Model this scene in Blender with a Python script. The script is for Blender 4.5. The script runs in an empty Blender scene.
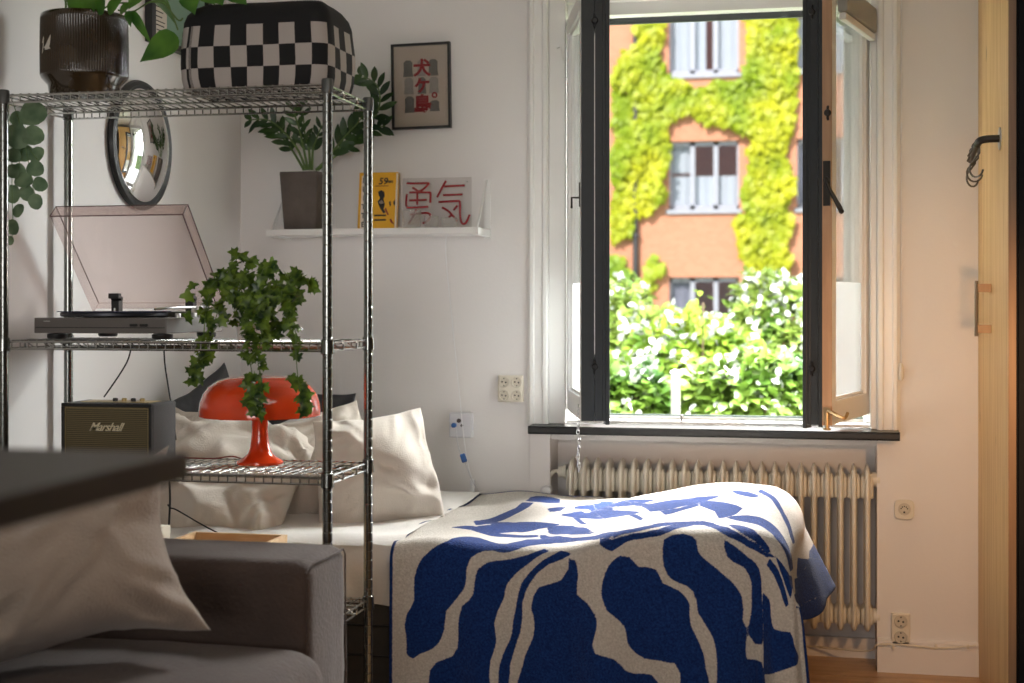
import bpy, bmesh, math, random
import numpy as np
from mathutils import Vector, Matrix, noise, Euler
sc = bpy.context.scene
COL = sc.collection
PI = math.pi
V = Vector
# ---------------------------------------------------------------- camera
F = 1422.0; HOR = 305.0; CAMZ = 1.25
CA, SA = math.cos(math.radians(12)), math.sin(math.radians(12))
cd = bpy.data.cameras.new('camera'); cam = bpy.data.objects.new('camera', cd); COL.objects.link(cam)
cam.location = (0, 0, CAMZ); cam.rotation_euler = (PI/2, 0, math.radians(12))
cd.sensor_width = 36; cd.lens = 36*F/1024; cd.shift_y = -(341.5-HOR)/1024
cd.clip_start = .05; cd.clip_end = 200
cd.dof.use_dof = True; cd.dof.focus_distance = 4.25; cd.dof.aperture_fstop = 3.1
sc.camera = cam
# a direction of sight (u, v in focal lengths) met with a vertical or level plane of the room
def sight(px, py):
    u = (px-512)/F; v = (HOR-py)/F
    return V((u*CA-SA, u*SA+CA, v))
def atY(px, py, Y):
    d = sight(px, py); return V((0, 0, CAMZ)) + d*(Y/d.y)
def atX(px, py, X):
    d = sight(px, py); return V((0, 0, CAMZ)) + d*(X/d.x)
# ---------------------------------------------------------------- materials
MATS = {}
def mat(name, col, rough=.6, metal=0, var=.06, vscale=8, bump=0, bscale=60, spec=.5, trans=0, sheen=0, emit=None, coat=0, sub=0):
    if name in MATS: return MATS[name]
    m = bpy.data.materials.new(name); m.use_nodes = True; MATS[name] = m
    nt = m.node_tree; b = nt.nodes['Principled BSDF']
    b.inputs['Roughness'].default_value = rough; b.inputs['Metallic'].default_value = metal
    b.inputs['Specular IOR Level'].default_value = spec
    b.inputs['Transmission Weight'].default_value = trans
    b.inputs['Sheen Weight'].default_value = sheen
    b.inputs['Coat Weight'].default_value = coat
    if sub:
        b.inputs['Subsurface Weight'].default_value = sub
    tc = nt.nodes.new('ShaderNodeTexCoord')
    n = nt.nodes.new('ShaderNodeTexNoise'); n.inputs['Scale'].default_value = vscale; n.inputs['Detail'].default_value = 4
    nt.links.new(tc.outputs['Object'], n.inputs['Vector'])
    r = nt.nodes.new('ShaderNodeMixRGB'); r.blend_type = 'MIX'
    r.inputs[1].default_value = (*[max(0, c*(1-var)) for c in col], 1); r.inputs[2].default_value = (*[min(1, c*(1+var)) for c in col], 1)
    nt.links.new(n.outputs['Fac'], r.inputs[0]); nt.links.new(r.outputs[0], b.inputs['Base Color'])
    if bump:
        n2 = nt.nodes.new('ShaderNodeTexNoise'); n2.inputs['Scale'].default_value = bscale; n2.inputs['Detail'].default_value = 5
        nt.links.new(tc.outputs['Object'], n2.inputs['Vector'])
        bp = nt.nodes.new('ShaderNodeBump'); bp.inputs['Strength'].default_value = bump; bp.inputs['Distance'].default_value = .01
        nt.links.new(n2.outputs['Fac'], bp.inputs['Height']); nt.links.new(bp.outputs[0], b.inputs['Normal'])
    if emit:
        b.inputs['Emission Color'].default_value = (*emit[0], 1); b.inputs['Emission Strength'].default_value = emit[1]
    return m
def glassy(name, tint, gloss=.12, rough=.03, milk=0.0, milkcol=(1, 1, 1)):
    """thin sheet: tinted see-through with a mirror share that grows at grazing angles, and an optional milky share"""
    if name in MATS: return MATS[name]
    m = bpy.data.materials.new(name); m.use_nodes = True; MATS[name] = m
    nt = m.node_tree; nt.nodes.remove(nt.nodes['Principled BSDF']); out = nt.nodes['Material Output']
    t = nt.nodes.new('ShaderNodeBsdfTransparent'); t.inputs[0].default_value = (*tint, 1)
    g = nt.nodes.new('ShaderNodeBsdfGlossy'); g.inputs['Roughness'].default_value = rough
    lw = nt.nodes.new('ShaderNodeLayerWeight'); lw.inputs['Blend'].default_value = .5
    pw = nt.nodes.new('ShaderNodeMath'); pw.operation = 'POWER'; pw.inputs[1].default_value = 5; nt.links.new(lw.outputs['Facing'], pw.inputs[0])
    fr = nt.nodes.new('ShaderNodeMath'); fr.operation = 'MULTIPLY_ADD'; fr.inputs[1].default_value = .85; fr.inputs[2].default_value = gloss*.35; nt.links.new(pw.outputs[0], fr.inputs[0])
    mx = nt.nodes.new('ShaderNodeMixShader')
    nt.links.new(fr.outputs[0], mx.inputs[0]); nt.links.new(t.outputs[0], mx.inputs[1]); nt.links.new(g.outputs[0], mx.inputs[2])
    last = mx
    if milk:
        d = nt.nodes.new('ShaderNodeBsdfDiffuse'); d.inputs[0].default_value = (*milkcol, 1)
        tl = nt.nodes.new('ShaderNodeBsdfTranslucent'); tl.inputs[0].default_value = (*milkcol, 1)
        m0 = nt.nodes.new('ShaderNodeMixShader'); m0.inputs[0].default_value = .6
        nt.links.new(d.outputs[0], m0.inputs[1]); nt.links.new(tl.outputs[0], m0.inputs[2])
        m2 = nt.nodes.new('ShaderNodeMixShader'); m2.inputs[0].default_value = milk
        nt.links.new(mx.outputs[0], m2.inputs[1]); nt.links.new(m0.outputs[0], m2.inputs[2]); last = m2
    nt.links.new(last.outputs[0], out.inputs[0])
    return m
def leafmat(name, c1, c2, rough=.45, tl=.25, scale=30):
    if name in MATS: return MATS[name]
    m = bpy.data.materials.new(name); m.use_nodes = True; MATS[name] = m
    nt = m.node_tree; b = nt.nodes['Principled BSDF']; out = nt.nodes['Material Output']
    b.inputs['Roughness'].default_value = rough
    tc = nt.nodes.new('ShaderNodeTexCoord'); n = nt.nodes.new('ShaderNodeTexNoise'); n.inputs['Scale'].default_value = scale
    nt.links.new(tc.outputs['Object'], n.inputs['Vector'])
    cr = nt.nodes.new('ShaderNodeValToRGB'); cr.color_ramp.elements[0].position = .35; cr.color_ramp.elements[1].position = .65
    cr.color_ramp.elements[0].color = (*c1, 1); cr.color_ramp.elements[1].color = (*c2, 1)
    nt.links.new(n.outputs['Fac'], cr.inputs[0]); nt.links.new(cr.outputs[0], b.inputs['Base Color'])
    t = nt.nodes.new('ShaderNodeBsdfTranslucent'); nt.links.new(cr.outputs[0], t.inputs[0])
    mx = nt.nodes.new('ShaderNodeMixShader'); mx.inputs[0].default_value = tl
    nt.links.new(b.outputs[0], mx.inputs[1]); nt.links.new(t.outputs[0], mx.inputs[2]); nt.links.new(mx.outputs[0], out.inputs[0])
    return m
# ---------------------------------------------------------------- objects
W = {}
def tag(o, label=None, cat=None, group=None, kind=None):
    if label: o['label'] = label
    if cat: o['category'] = cat
    if group: o['group'] = group
    if kind: o['kind'] = kind
    return o
def thing(name, label, cat, loc=(0, 0, 0), rot=(0, 0, 0), group=None, parent=None):
    o = bpy.data.objects.new(name, None); o.empty_display_size = .05; COL.objects.link(o)
    o.location = loc; o.rotation_euler = rot
    W[o.name] = Matrix.Translation(V(loc)) @ Euler(rot).to_matrix().to_4x4()
    return tag(o, label, cat, group)
class MB:
    def __init__(s): s.v = []; s.f = []; s.uv = None; s.M = None; s.mi = []; s.cur = 0
    def add(s, vs, fs):
        b = len(s.v)
        for p in vs:
            p = V(p); s.v.append(s.M @ p if s.M else p)
        for q in fs: s.f.append([b+i for i in q]); s.mi.append(s.cur)
        return s
    def box(s, x0, x1, y0, y1, z0, z1):
        vs = [(x, y, z) for z in (z0, z1) for y in (y0, y1) for x in (x0, x1)]
        return s.add(vs, [(0, 2, 3, 1), (4, 5, 7, 6), (0, 1, 5, 4), (2, 6, 7, 3), (0, 4, 6, 2), (1, 3, 7, 5)])
    def tube(s, pts, r, seg=8, cap=True, r2=None, closed=False):
        pts = [V(p) for p in pts]; n = len(pts)
        rs = r if isinstance(r, (list, tuple)) else [r]*n
        up = None; vs = []; fs = []
        for i, p in enumerate(pts):
            if closed: t = pts[(i+1) % n]-pts[i-1]
            else: t = pts[min(i+1, n-1)]-pts[max(i-1, 0)]
            if t.length < 1e-9: t = V((0, 0, 1))
            t.normalize()
            if up is None:
                up = V((0, 0, 1)) if abs(t.z) < .9 else V((1, 0, 0))
            a = t.cross(up)
            if a.length < 1e-6: a = t.orthogonal()
            a.normalize(); up = a.cross(t); up.normalize()
            for k in range(seg):
                an = 2*PI*k/seg
                vs.append(p+(a*math.cos(an)+up*math.sin(an))*rs[i])
        m = n if closed else n-1
        for i in range(m):
            for k in range(seg):
                j = (i+1) % n
                fs.append((i*seg+k, i*seg+(k+1) % seg, j*seg+(k+1) % seg, j*seg+k))
        if cap and not closed:
            fs.append(tuple(range(seg))[::-1]); fs.append(tuple((n-1)*seg+k for k in range(seg)))
        return s.add(vs, fs)
    def lathe(s, prof, c=(0, 0, 0), seg=32, axis='z', cap=True):
        c = V(c); vs = []; fs = []
        for r, h in prof:
            for k in range(seg):
                a = 2*PI*k/seg; x, y = r*math.cos(a), r*math.sin(a)
                vs.append(c+(V((x, y, h)) if axis == 'z' else V((x, -h, y)) if axis == 'y' else V((h, x, y))))
        for i in range(len(prof)-1):
            for k in range(seg):
                fs.append((i*seg+k, i*seg+(k+1) % seg, (i+1)*seg+(k+1) % seg, (i+1)*seg+k))
        if cap:
            if prof[0][0] > 1e-6: fs.append(tuple(range(seg))[::-1])
            if prof[-1][0] > 1e-6: fs.append(tuple((len(prof)-1)*seg+k for k in range(seg)))
        return s.add(vs, fs)
    def loft(s, rings, cap=True, closed=False):
        n = len(rings[0]); vs = [p for r in rings for p in r]; fs = []
        for i in range(len(rings)-1):
            for k in range(n):
                fs.append((i*n+k, i*n+(k+1) % n, (i+1)*n+(k+1) % n, (i+1)*n+k))
        if cap: fs.append(tuple(range(n))[::-1]); fs.append(tuple((len(rings)-1)*n+k for k in range(n)))
        return s.add(vs, fs)
    def prism(s, poly, fn, d0, d1):
        """poly of (u,v); fn(u,v,d) -> point"""
        n = len(poly); vs = [fn(u, v, d0) for u, v in poly]+[fn(u, v, d1) for u, v in poly]
        fs = [tuple(range(n))[::-1], tuple(range(n, 2*n))]+[(i, (i+1) % n, n+(i+1) % n, n+i) for i in range(n)]
        return s.add(vs, fs)
    def grid(s, nu, nv, fn, closed_u=False):
        vs = [fn(i/(nu-(0 if closed_u else 1)), j/(nv-1)) for j in range(nv) for i in range(nu)]
        fs = []
        for j in range(nv-1):
            for i in range(nu if closed_u else nu-1):
                fs.append((j*nu+i, j*nu+(i+1) % nu, (j+1)*nu+(i+1) % nu, (j+1)*nu+i))
        return s.add(vs, fs)
    def build(s, name, m, parent=None, smooth=True, bevel=0, bseg=2, local=False, subsurf=0, recalc=True, angle=40, label=None, M=None):
        me = bpy.data.meshes.new(name)
        vs = s.v
        if M is not None: vs = [M @ p for p in vs]
        wm = W.get(parent.name, Matrix()) if parent else Matrix()
        if parent and not local and M is None:
            inv = wm.inverted(); vs = [inv @ p for p in vs]
        me.from_pydata([tuple(p) for p in vs], [], s.f)
        for mm in (m if isinstance(m, (list, tuple)) else [m]): me.materials.append(mm)
        if isinstance(m, (list, tuple)): me.polygons.foreach_set('material_index', s.mi)
        if recalc:
            bm = bmesh.new(); bm.from_mesh(me); bmesh.ops.recalc_face_normals(bm, faces=bm.faces); bm.to_mesh(me); bm.free()
        if s.uv:
            l = me.uv_layers.new(name='uv')
            for lp in me.loops: l.data[lp.index].uv = s.uv[lp.vertex_index]
        if smooth:
            me.shade_smooth() if hasattr(me, 'shade_smooth') else None
            try: me.set_sharp_from_angle(angle=math.radians(angle))
            except Exception: pass
        o = bpy.data.objects.new(name, me); COL.objects.link(o)
        if parent: o.parent = parent
        W[o.name] = wm
        if bevel:
            b = o.modifiers.new('edge', 'BEVEL'); b.width = bevel; b.segments = bseg; b.limit_method = 'ANGLE'; b.harden_normals = False
        if subsurf:
            b = o.modifiers.new('sub', 'SUBSURF'); b.levels = subsurf; b.render_levels = subsurf
        if label: o['label'] = label
        return o
def struct(o): o['kind'] = 'structure'; return o
def curve_pts(pts, n=8, closed=False):
    """Catmull-Rom through the points"""
    pts = [V(p) for p in pts]; out = []
    for i in range(len(pts)-1):
        p0 = pts[max(i-1, 0)]; p1 = pts[i]; p2 = pts[i+1]; p3 = pts[min(i+2, len(pts)-1)]
        for k in range(n):
            t = k/n
            out.append(.5*((2*p1)+(p2-p0)*t+(2*p0-5*p1+4*p2-p3)*t*t+(3*p1-p0-3*p2+p3)*t**3))
    out.append(pts[-1]); return out
def text(name, body, size, m, parent, M, extrude=.0004, shear=0, offset=0, spacing=1, align='CENTER'):
    cu = bpy.data.curves.new(name, 'FONT'); cu.body = body; cu.size = size; cu.extrude = extrude; cu.shear = shear
    cu.offset = offset; cu.align_x = align; cu.align_y = 'CENTER'; cu.space_character = spacing; cu.resolution_u = 3
    to = bpy.data.objects.new(name+'_text', cu); COL.objects.link(to)
    bpy.context.view_layer.update()
    dg = bpy.context.evaluated_depsgraph_get(); me = bpy.data.meshes.new_from_object(to.evaluated_get(dg))
    bpy.data.objects.remove(to)
    wm = W.get(parent.name, Matrix()) if parent else Matrix()
    me.transform(wm.inverted() @ M); me.materials.clear(); me.materials.append(m)
    o = bpy.data.objects.new(name, me); COL.objects.link(o); o.parent = parent; W[o.name] = wm
    return o
def facing_front(p):   # text plane that looks toward -Y
    return Matrix.Translation(V(p)) @ Matrix.Rotation(PI/2, 4, 'X')
def copy_tree(o, parent=None):
    c = o.copy(); COL.objects.link(c)
    if parent: c.parent = parent
    W[c.name] = W.get(o.name, Matrix())
    for ch in list(o.children): copy_tree(ch, c)
    return c
# ---------------------------------------------------------------- leaves
SHAPES = {
 'heart': [(0, .02), (.02, .38), (.12, .85), (.28, 1), (.5, .86), (.72, .5), (.9, .16), (1, 0)],
 'oval': [(0, .05), (.15, .6), (.35, .95), (.55, 1), (.75, .75), (.92, .3), (1, 0)],
 'round': [(0, .1), (.08, .6), (.25, .95), (.5, 1.0), (.75, .85), (.93, .45), (1, 0)],
 'blade': [(0, .15), (.2, .7), (.45, 1), (.7, .8), (.9, .35), (1, 0)],
}
IVY = [(0, 0), (-.12, .30), (-.02, .52), (.30, .30), (.42, .34), (.56, .44), (.60, .20), (.78, .12), (1.0, 0)]
def leaf(mb, base, d, n, L, Wd, shape='oval', droop=.25, fold=.25):
    d = V(d).normalized(); n = V(n); n = (n-d*n.dot(d))
    if n.length < 1e-5: n = d.orthogonal()
    n.normalize(); s = d.cross(n); base = V(base)
    pr = SHAPES[shape]; vs = []; fs = []
    for t, w in pr:
        p = base+d*(L*t)-n*(droop*L*t*t)
        h = w*Wd*.5
        vs += [p+s*h+n*(fold*h), p, p-s*h+n*(fold*h)]
    for i in range(len(pr)-1):
        a = i*3; fs += [(a, a+1, a+4, a+3), (a+1, a+2, a+5, a+4)]
    mb.add(vs, fs)
def ivy_leaf(mb, base, d, n, L):
    d = V(d).normalized(); n = V(n); n = n-d*n.dot(d)
    if n.length < 1e-5: n = d.orthogonal()
    n.normalize(); s = d.cross(n); base = V(base); vs = [base+d*(.3*L)+n*(.06*L)]
    out = [(x, y) for x, y in IVY]+[(x, -y) for x, y in IVY[-2:0:-1]]
    for x, y in out: vs.append(base+d*(x*L)+s*(y*L)-n*(.12*L*(abs(y)*1.2+max(0, x-.4))))
    m = len(out)
    mb.add(vs, [(0, 1+i, 1+(i+1) % m) for i in range(m)])
def rv(r=random): 
    while True:
        p = V((r.uniform(-1, 1), r.uniform(-1, 1), r.uniform(-1, 1)))
        if .05 < p.length < 1: return p.normalized()
# ================================================================ materials in use
PAINT = mat('wall_paint', (.80, .775, .755), .75, var=.02, vscale=2, bump=.05, bscale=120)
TRIMW = mat('white_gloss_paint', (.85, .84, .81), .35, var=.03, vscale=6, bump=.03, bscale=30)
SASHW = mat('sash_white', (.82, .81, .78), .4, var=.03)
DARKG = mat('anthracite_paint', (.022, .027, .03), .42, var=.2, vscale=20)
PINE = None
def pine(name, c1, c2, scale=(18, 18, 1.2), rough=.45):
    if name in MATS: return MATS[name]
    m = bpy.data.materials.new(name); m.use_nodes = True; MATS[name] = m
    nt = m.node_tree; b = nt.nodes['Principled BSDF']; b.inputs['Roughness'].default_value = rough
    tc = nt.nodes.new('ShaderNodeTexCoord'); mp = nt.nodes.new('ShaderNodeMapping'); mp.inputs['Scale'].default_value = scale
    nt.links.new(tc.outputs['Object'], mp.inputs[0])
    n = nt.nodes.new('ShaderNodeTexNoise'); n.inputs['Scale'].default_value = 1.6; n.inputs['Detail'].default_value = 6; n.inputs['Distortion'].default_value = .8
    nt.links.new(mp.outputs[0], n.inputs['Vector'])
    cr = nt.nodes.new('ShaderNodeValToRGB'); cr.color_ramp.elements[0].position = .36; cr.color_ramp.elements[1].position = .62
    cr.color_ramp.elements[0].color = (*c1, 1); cr.color_ramp.elements[1].color = (*c2, 1)
    nt.links.new(n.outputs['Fac'], cr.inputs[0])
    vo = nt.nodes.new('ShaderNodeTexVoronoi'); vo.inputs['Scale'].default_value = 3.2; vo.inputs['Randomness'].default_value = 1   # knots
    mp2 = nt.nodes.new('ShaderNodeMapping'); mp2.inputs['Scale'].default_value = (1.6, 1.6, .9); nt.links.new(tc.outputs['Object'], mp2.inputs[0])
    nt.links.new(mp2.outputs[0], vo.inputs['Vector'])
    kr = nt.nodes.new('ShaderNodeValToRGB'); kr.color_ramp.elements[0].position = .03; kr.color_ramp.elements[1].position = .09
    kr.color_ramp.elements[0].color = (1, 1, 1, 1); kr.color_ramp.elements[1].color = (0, 0, 0, 1)
    nt.links.new(vo.outputs['Distance'], kr.inputs[0])
    mx = nt.nodes.new('ShaderNodeMixRGB'); mx.inputs[2].default_value = (c1[0]*.5, c1[1]*.42, c1[2]*.4, 1)
    nt.links.new(kr.outputs[0], mx.inputs[0]); nt.links.new(cr.outputs[0], mx.inputs[1]); nt.links.new(mx.outputs[0], b.inputs['Base Color'])
    return m
PINE = pine('pine_wood', (.62, .36, .13), (.76, .50, .21))
BOXWOOD = pine('box_wood', (.66, .42, .22), (.76, .54, .32), (6, 18, 18))
FLOORW = pine('floor_wood', (.42, .23, .10), (.55, .33, .16), (1.5, 14, 14), .35)
CREAM = mat('cream_plastic', (.74, .69, .58), .35, var=.02)
CREAMD = mat('cream_plastic_recess', (.60, .55, .45), .4, var=.02)
HOLE = mat('black_plastic', (.012, .012, .012), .4)
WPLAST = mat('white_plastic', (.82, .82, .82), .35, var=.01)
STEEL = mat('brushed_steel', (.55, .55, .54), .32, metal=1, var=.1)
DKMETAL = mat('dark_metal', (.06, .055, .05), .4, metal=1, var=.2)
BRASS = mat('old_brass', (.55, .40, .22), .35, metal=1, var=.15)
SLAB = mat('black_stone', (.014, .014, .014), .38, var=.5, vscale=60, spec=.35)
RADP = mat('radiator_paint', (.74, .70, .60), .32, var=.05, vscale=14)
GLASS = glassy('window_glass', (.97, .98, .98), .08)
FILM = glassy('privacy_film', (.95, .96, .97), .06, .25, milk=.75, milkcol=(.93, .94, .95))
# ================================================================ the room shell
YW, XL = 5.02, -2.11
m = MB()
m.box(-2.4, -.931, YW, 5.36, 0, 2.75).box(.21, 2.3, YW, 5.36, 0, 2.75)
m.box(-.931, .21, YW, 5.36, 2.47, 2.75)
m.box(-.931, .21, 5.20, 5.36, 0, .80)
m.box(-.931, .21, 5.06, 5.36, .765, .797)
struct(m.build('wall_back', PAINT, smooth=False))
struct(MB().box(-2.4, XL, -2.6, YW, 0, 2.75).build('wall_left', PAINT, smooth=False))
struct(MB().box(2.2, 2.4, -2.6, YW, 0, 2.75).build('wall_right', mat('unseen_wall_dark', (.16,.15,.145), .8), smooth=False))  # unseen wall, coloured dark to cut fill and darken the chrome reflections
struct(MB().box(XL, 2.2, -2.8, -2.6, 0, 2.75).build('wall_front', mat('unseen_wall_dark', (.16,.15,.145), .8), smooth=False))  # behind the camera, given the same dark tone for its effect on light
struct(MB().box(-2.4, 2.4, -2.8, 5.36, 2.75, 2.95).build('ceiling', PAINT, smooth=False))
fl = MB()
for i in range(50):
    y0 = -2.6+.16*i
    if y0 < 5.36: fl.box(-2.4, 2.4, y0, min(y0+.158, 5.36), -.04, 0)
fl.box(-2.4, 2.4, -2.8, 5.36, -.06, -.004)
struct(fl.build('floor', FLOORW, smooth=False))
# baseboard right of the radiator niche, and the low one inside the niche
b = MB(); b.loft([[(x, 5.02, 0), (x, 4.995, 0), (x, 4.995, .085), (x, 5.000, .093), (x, 5.000, .105), (x, 5.008, .112), (x, 5.02, .112)] for x in (.21, .5405)])
struct(b.build('baseboard_right', PAINT, smooth=False))
struct(MB().box(-.931, .21, 5.18, 5.2, 0, .07).build('baseboard_niche', PAINT, smooth=False))
# flat lining strips on the wall either side of the niche
struct(MB().box(-1.0, -.925, 5.008, 5.02, .10, .797).build('trim_1', PAINT, smooth=False, bevel=.002))
# window casings: moulded section run up the wall
def casing(name, x0, x1, flip):
    w = x1-x0
    prof = [(0, 0), (0, .012), (.10, .018), (.16, .026), (.30, .026), (.36, .020), (.70, .020), (.78, .028), (.92, .028), (1, .022), (1, 0)]
    r = []
    for z in (.825, 2.6):
        r.append([((x0+w*t) if not flip else (x1-w*t), YW-d, z) for t, d in prof])
    return struct(MB().loft(r).build(name, TRIMW, smooth=True, angle=25))
casing('trim_2', -1.008, -.931, False)
casing('trim_3', .21, .286, True)
struct(MB().box(-1.008, .286, YW-.025, YW, 2.6, 2.68).build('trim_4', TRIMW, smooth=False))
# ================================================================ window_1
win = bpy.data.objects.new('window_1', None); COL.objects.link(win); win.location = (-.36, 5.1, .825); W[win.name] = Matrix.Translation(V((-.36, 5.1, .825)))
win['kind'] = 'structure'
m = MB()
m.box(-.931, -.872, 5.02, 5.22, .825, 2.47).box(.188, .21, 5.02, 5.22, .825, 2.47)
m.box(-.872, .188, 5.07, 5.22, 2.29, 2.47).box(-.872, .188, 5.05, 5.22, .826, .838)
m.box(-.872, -.85, 5.12, 5.22, .838, 2.29).box(.168, .188, 5.12, 5.22, .838, 2.29)
m.box(-.85, .168, 5.14, 5.22, .838, .850)
m.box(-.872, .188, 5.045, 5.07, 2.335, 2.355)
m.build('window_frame', TRIMW, win, smooth=False, bevel=.003)
MB().box(-.85, .168, 5.125, 5.14, 2.268, 2.29).build('weather_strip', DARKG, win, smooth=False)
MB().box(-.85, .168, 5.13, 5.14, .850, .856).build('drip_rail', mat('green_grey_paint', (.07, .10, .09), .4), win, smooth=False)
for x in (-.46, -.02):
    MB().tube([(x, 5.055, .836), (x, 5.055, .858), (x, 5.07, .858)], .004, 6).build('peg', STEEL, win)
SW, ZT0, ZT1 = .52, .874, 2.275
def sash(hx, sgn):
    rot = math.radians(75)*(-1 if sgn > 0 else 1)
    M = Matrix.Translation(V((hx, 5.05, 0))) @ Matrix.Rotation(rot, 4, 'Z')
    x = lambda t: t*sgn
    def bx(mb, t0, t1, y0, y1, z0, z1): mb.box(min(x(t0), x(t1)), max(x(t0), x(t1)), y0, y1, z0, z1)
    a = MB()
    for t0, t1, z0, z1 in ((0, .055, ZT0, ZT1), (SW-.055, SW-.004, ZT0, ZT1), (.055, SW-.055, ZT0, ZT0+.075), (.055, SW-.055, ZT1-.06, ZT1)):
        bx(a, t0, t1, .0, .042, z0, z1)
    for t0, t1, z0, z1 in ((.055, .063, ZT0+.075, ZT1-.06), (SW-.063, SW-.055, ZT0+.075, ZT1-.06), (.063, SW-.063, ZT0+.075, ZT0+.084), (.063, SW-.063, ZT1-.069, ZT1-.06)):
        bx(a, t0, t1, .010, .03, z0, z1)
    o = a.build('inner_sash', SASHW, win, smooth=False, bevel=.002, M=W[win.name].inverted() @ M)
    e = MB(); bx(e, SW-.004, SW, 0, .042, ZT0, ZT1)
    edge_m = DARKG if sgn > 0 else pine('edge_wood', (.42, .25, .14), (.55, .34, .2))
    if sgn < 0:
        e = MB(); bx(e, SW-.004, SW, 0, .030, ZT0, ZT1)
        e2 = MB(); bx(e2, SW-.004, SW+.001, .030, .042, ZT0-.006, ZT1)
        e2.build('rebate_strip', DARKG, win, smooth=False, M=W[win.name].inverted() @ M)
    if sgn > 0: MB().box(SW, SW+.0012, .0420, .0445, 1.09, 2.13).build('edge_seam', SASHW, win, smooth=False, M=W[win.name].inverted() @ M)
    e.build('sash_edge', edge_m, win, smooth=False, M=W[win.name].inverted() @ M)
    a = MB(); oi = MB()
    for t0, t1, z0, z1 in ((.0, .006, ZT0, ZT1), (SW-.05, SW, ZT0, ZT1), (.006, SW-.05, ZT0, ZT0+.07), (.006, SW-.05, ZT1-.06, ZT1)):
        bx(a if t0 else oi, t0, t1, .068, .09, z0, z1)
        bx(oi, t0, t1 if t1 < SW else t1-.004, .0435, .068, z0, z1)
    oe = MB(); bx(oe, SW-.004, SW, .0435, .068, ZT0, ZT1); oe.build('sash_edge', DARKG, win, smooth=False, M=W[win.name].inverted() @ M)
    oi.build('outer_sash_inside', SASHW, win, smooth=False, M=W[win.name].inverted() @ M)
    bx(a, SW-.05, SW+.004, .078, .092, ZT0-.012, ZT1)
    a.build('outer_sash', DARKG, win, smooth=False, bevel=.002, M=W[win.name].inverted() @ M)
    g = MB(); bx(g, .05, SW-.05, .019, .0225, ZT0+.07, ZT1-.055)
    g.build('pane', GLASS, win, smooth=False, M=W[win.name].inverted() @ M)
    g = MB(); bx(g, .006, SW-.045, .064, .0675, ZT0+.065, ZT1-.055)
    g.build('pane', GLASS, win, smooth=False, M=W[win.name].inverted() @ M)
    g = MB(); bx(g, .064, SW-.064, .0155, .0165, ZT0+.085, 1.325)
    g.build('frosted_film', FILM, win, smooth=False, M=W[win.name].inverted() @ M)
    # coupling screws on the free edge
    for z in (1.05, 2.17, 1.85):
        if z == 1.85 and sgn > 0: continue
        k = MB(); yy = .043 if sgn > 0 else .062
        if z == 1.85: yy = .012
        c = V((x(SW), yy, z))
        k.lathe([(.0, .012), (.008, .012), (.011, .008), (.011, 0)], (0, 0, 0), 12, 'x')
        R = Matrix.Translation(c) @ Matrix.Scale(sgn, 4, (1, 0, 0))
        k.v = [R @ p for p in k.v]
        k.tube([c+V((0, 0, .02)), c+V((x(.004), 0, .02)), c+V((x(.004), 0, -.02)), c+V((0, 0, -.02))], .004, 6)
        k.build('coupling_screw', HOLE if sgn > 0 or z != 1.85 else DKMETAL, win, M=W[win.name].inverted() @ M)
    # hinges on the jamb side
    for z in (1.08, 2.15):
        MB().lathe([(0, -.05), (.007, -.048), (.007, .048), (0, .05)], (x(-.004), -.008, z), 10).build('hinge', TRIMW, win, M=W[win.name].inverted() @ M)
    return M
ML = sash(-.872, 1)
MR = sash(.188, -1)
wi = W[win.name].inverted()
# roller blind cassette under the top rail of the right sash
c = MB(); c.box(-SW+.06, -.05, -.035, -.002, ZT1-.10, ZT1-.015)
c.build('blind_cassette', mat('grey_blind', (.34, .34, .31), .5), win, smooth=False, bevel=.006, M=wi @ MR)
MB().box(-SW+.06, -.05, -.03, -.008, ZT1-.125, ZT1-.102).build('blind_bar', WPLAST, win, smooth=False, bevel=.004, M=wi @ MR)
# espagnolette handle on the wooden edge of the right sash
h = MB(); h.box(-SW-.006, -SW, .004, .026, 1.56, 1.70)
h.tube([(-SW-.004, .014, 1.64), (-SW-.022, .014, 1.64)], .009, 10)
h.tube(curve_pts([(-SW-.020, .014, 1.645), (-SW-.024, .006, 1.62), (-SW-.024, -.018, 1.575), (-SW-.024, -.034, 1.545)], 5), [.006]*8+[.007]*4+[.008]*4, 8)
h.lathe([(0, -.009), (.007, -.005), (.009, 0), (.007, .005), (0, .009)], (-SW-.024, -.036, 1.54), 10)
h.build('latch_handle', DKMETAL, win, M=wi @ MR)
h = MB(); h.box(-SW-.004, -SW, .004, .026, .885, .93); h.tube(curve_pts([(-SW-.004, .01, .92), (-SW-.02, -.01, .915), (-SW-.02, -.03, .905), (-SW-.014, -.045, .90), (-SW+.0, -.05, .915)], 5), .005, 8)
h.tube([(-SW-.01, .012, .915), (-SW-.01, .012, .862)], .005, 8)
h.lathe([(0, 0), (.012, .002), (.012, .008), (0, .01)], (-SW-.01, .012, .858), 10)
h.build('bottom_catch', BRASS, win, M=wi @ MR)
h = MB(); h.tube([(SW-.035, 0, 1.60), (SW-.035, -.028, 1.60), (SW-.035, -.028, 1.565)], .004, 6); h.box(SW-.042, SW-.028, -.004, 0, 1.57, 1.65)
h.build('hook_latch', DKMETAL, win, M=wi @ ML)
h = MB(); h.tube([(-.9, 5.017, 2.17), (-.885, 4.99, 2.17), (-.875, 4.99, 2.12)], .003, 6); h.box(-.888, -.872, 5.012, 5.02, 2.06, 2.19)
h.build('window_stay', TRIMW, win, smooth=False)
# sill slab
s = MB(); s.loft([[(x, 4.90, .797), (x, 4.896, .803), (x, 4.896, .819), (x, 4.90, .825), (x, 5.06, .825), (x, 5.06, .797)] for x in (-.984, .279)])
s.build('window_sill', SLAB, win, smooth=False)
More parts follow.
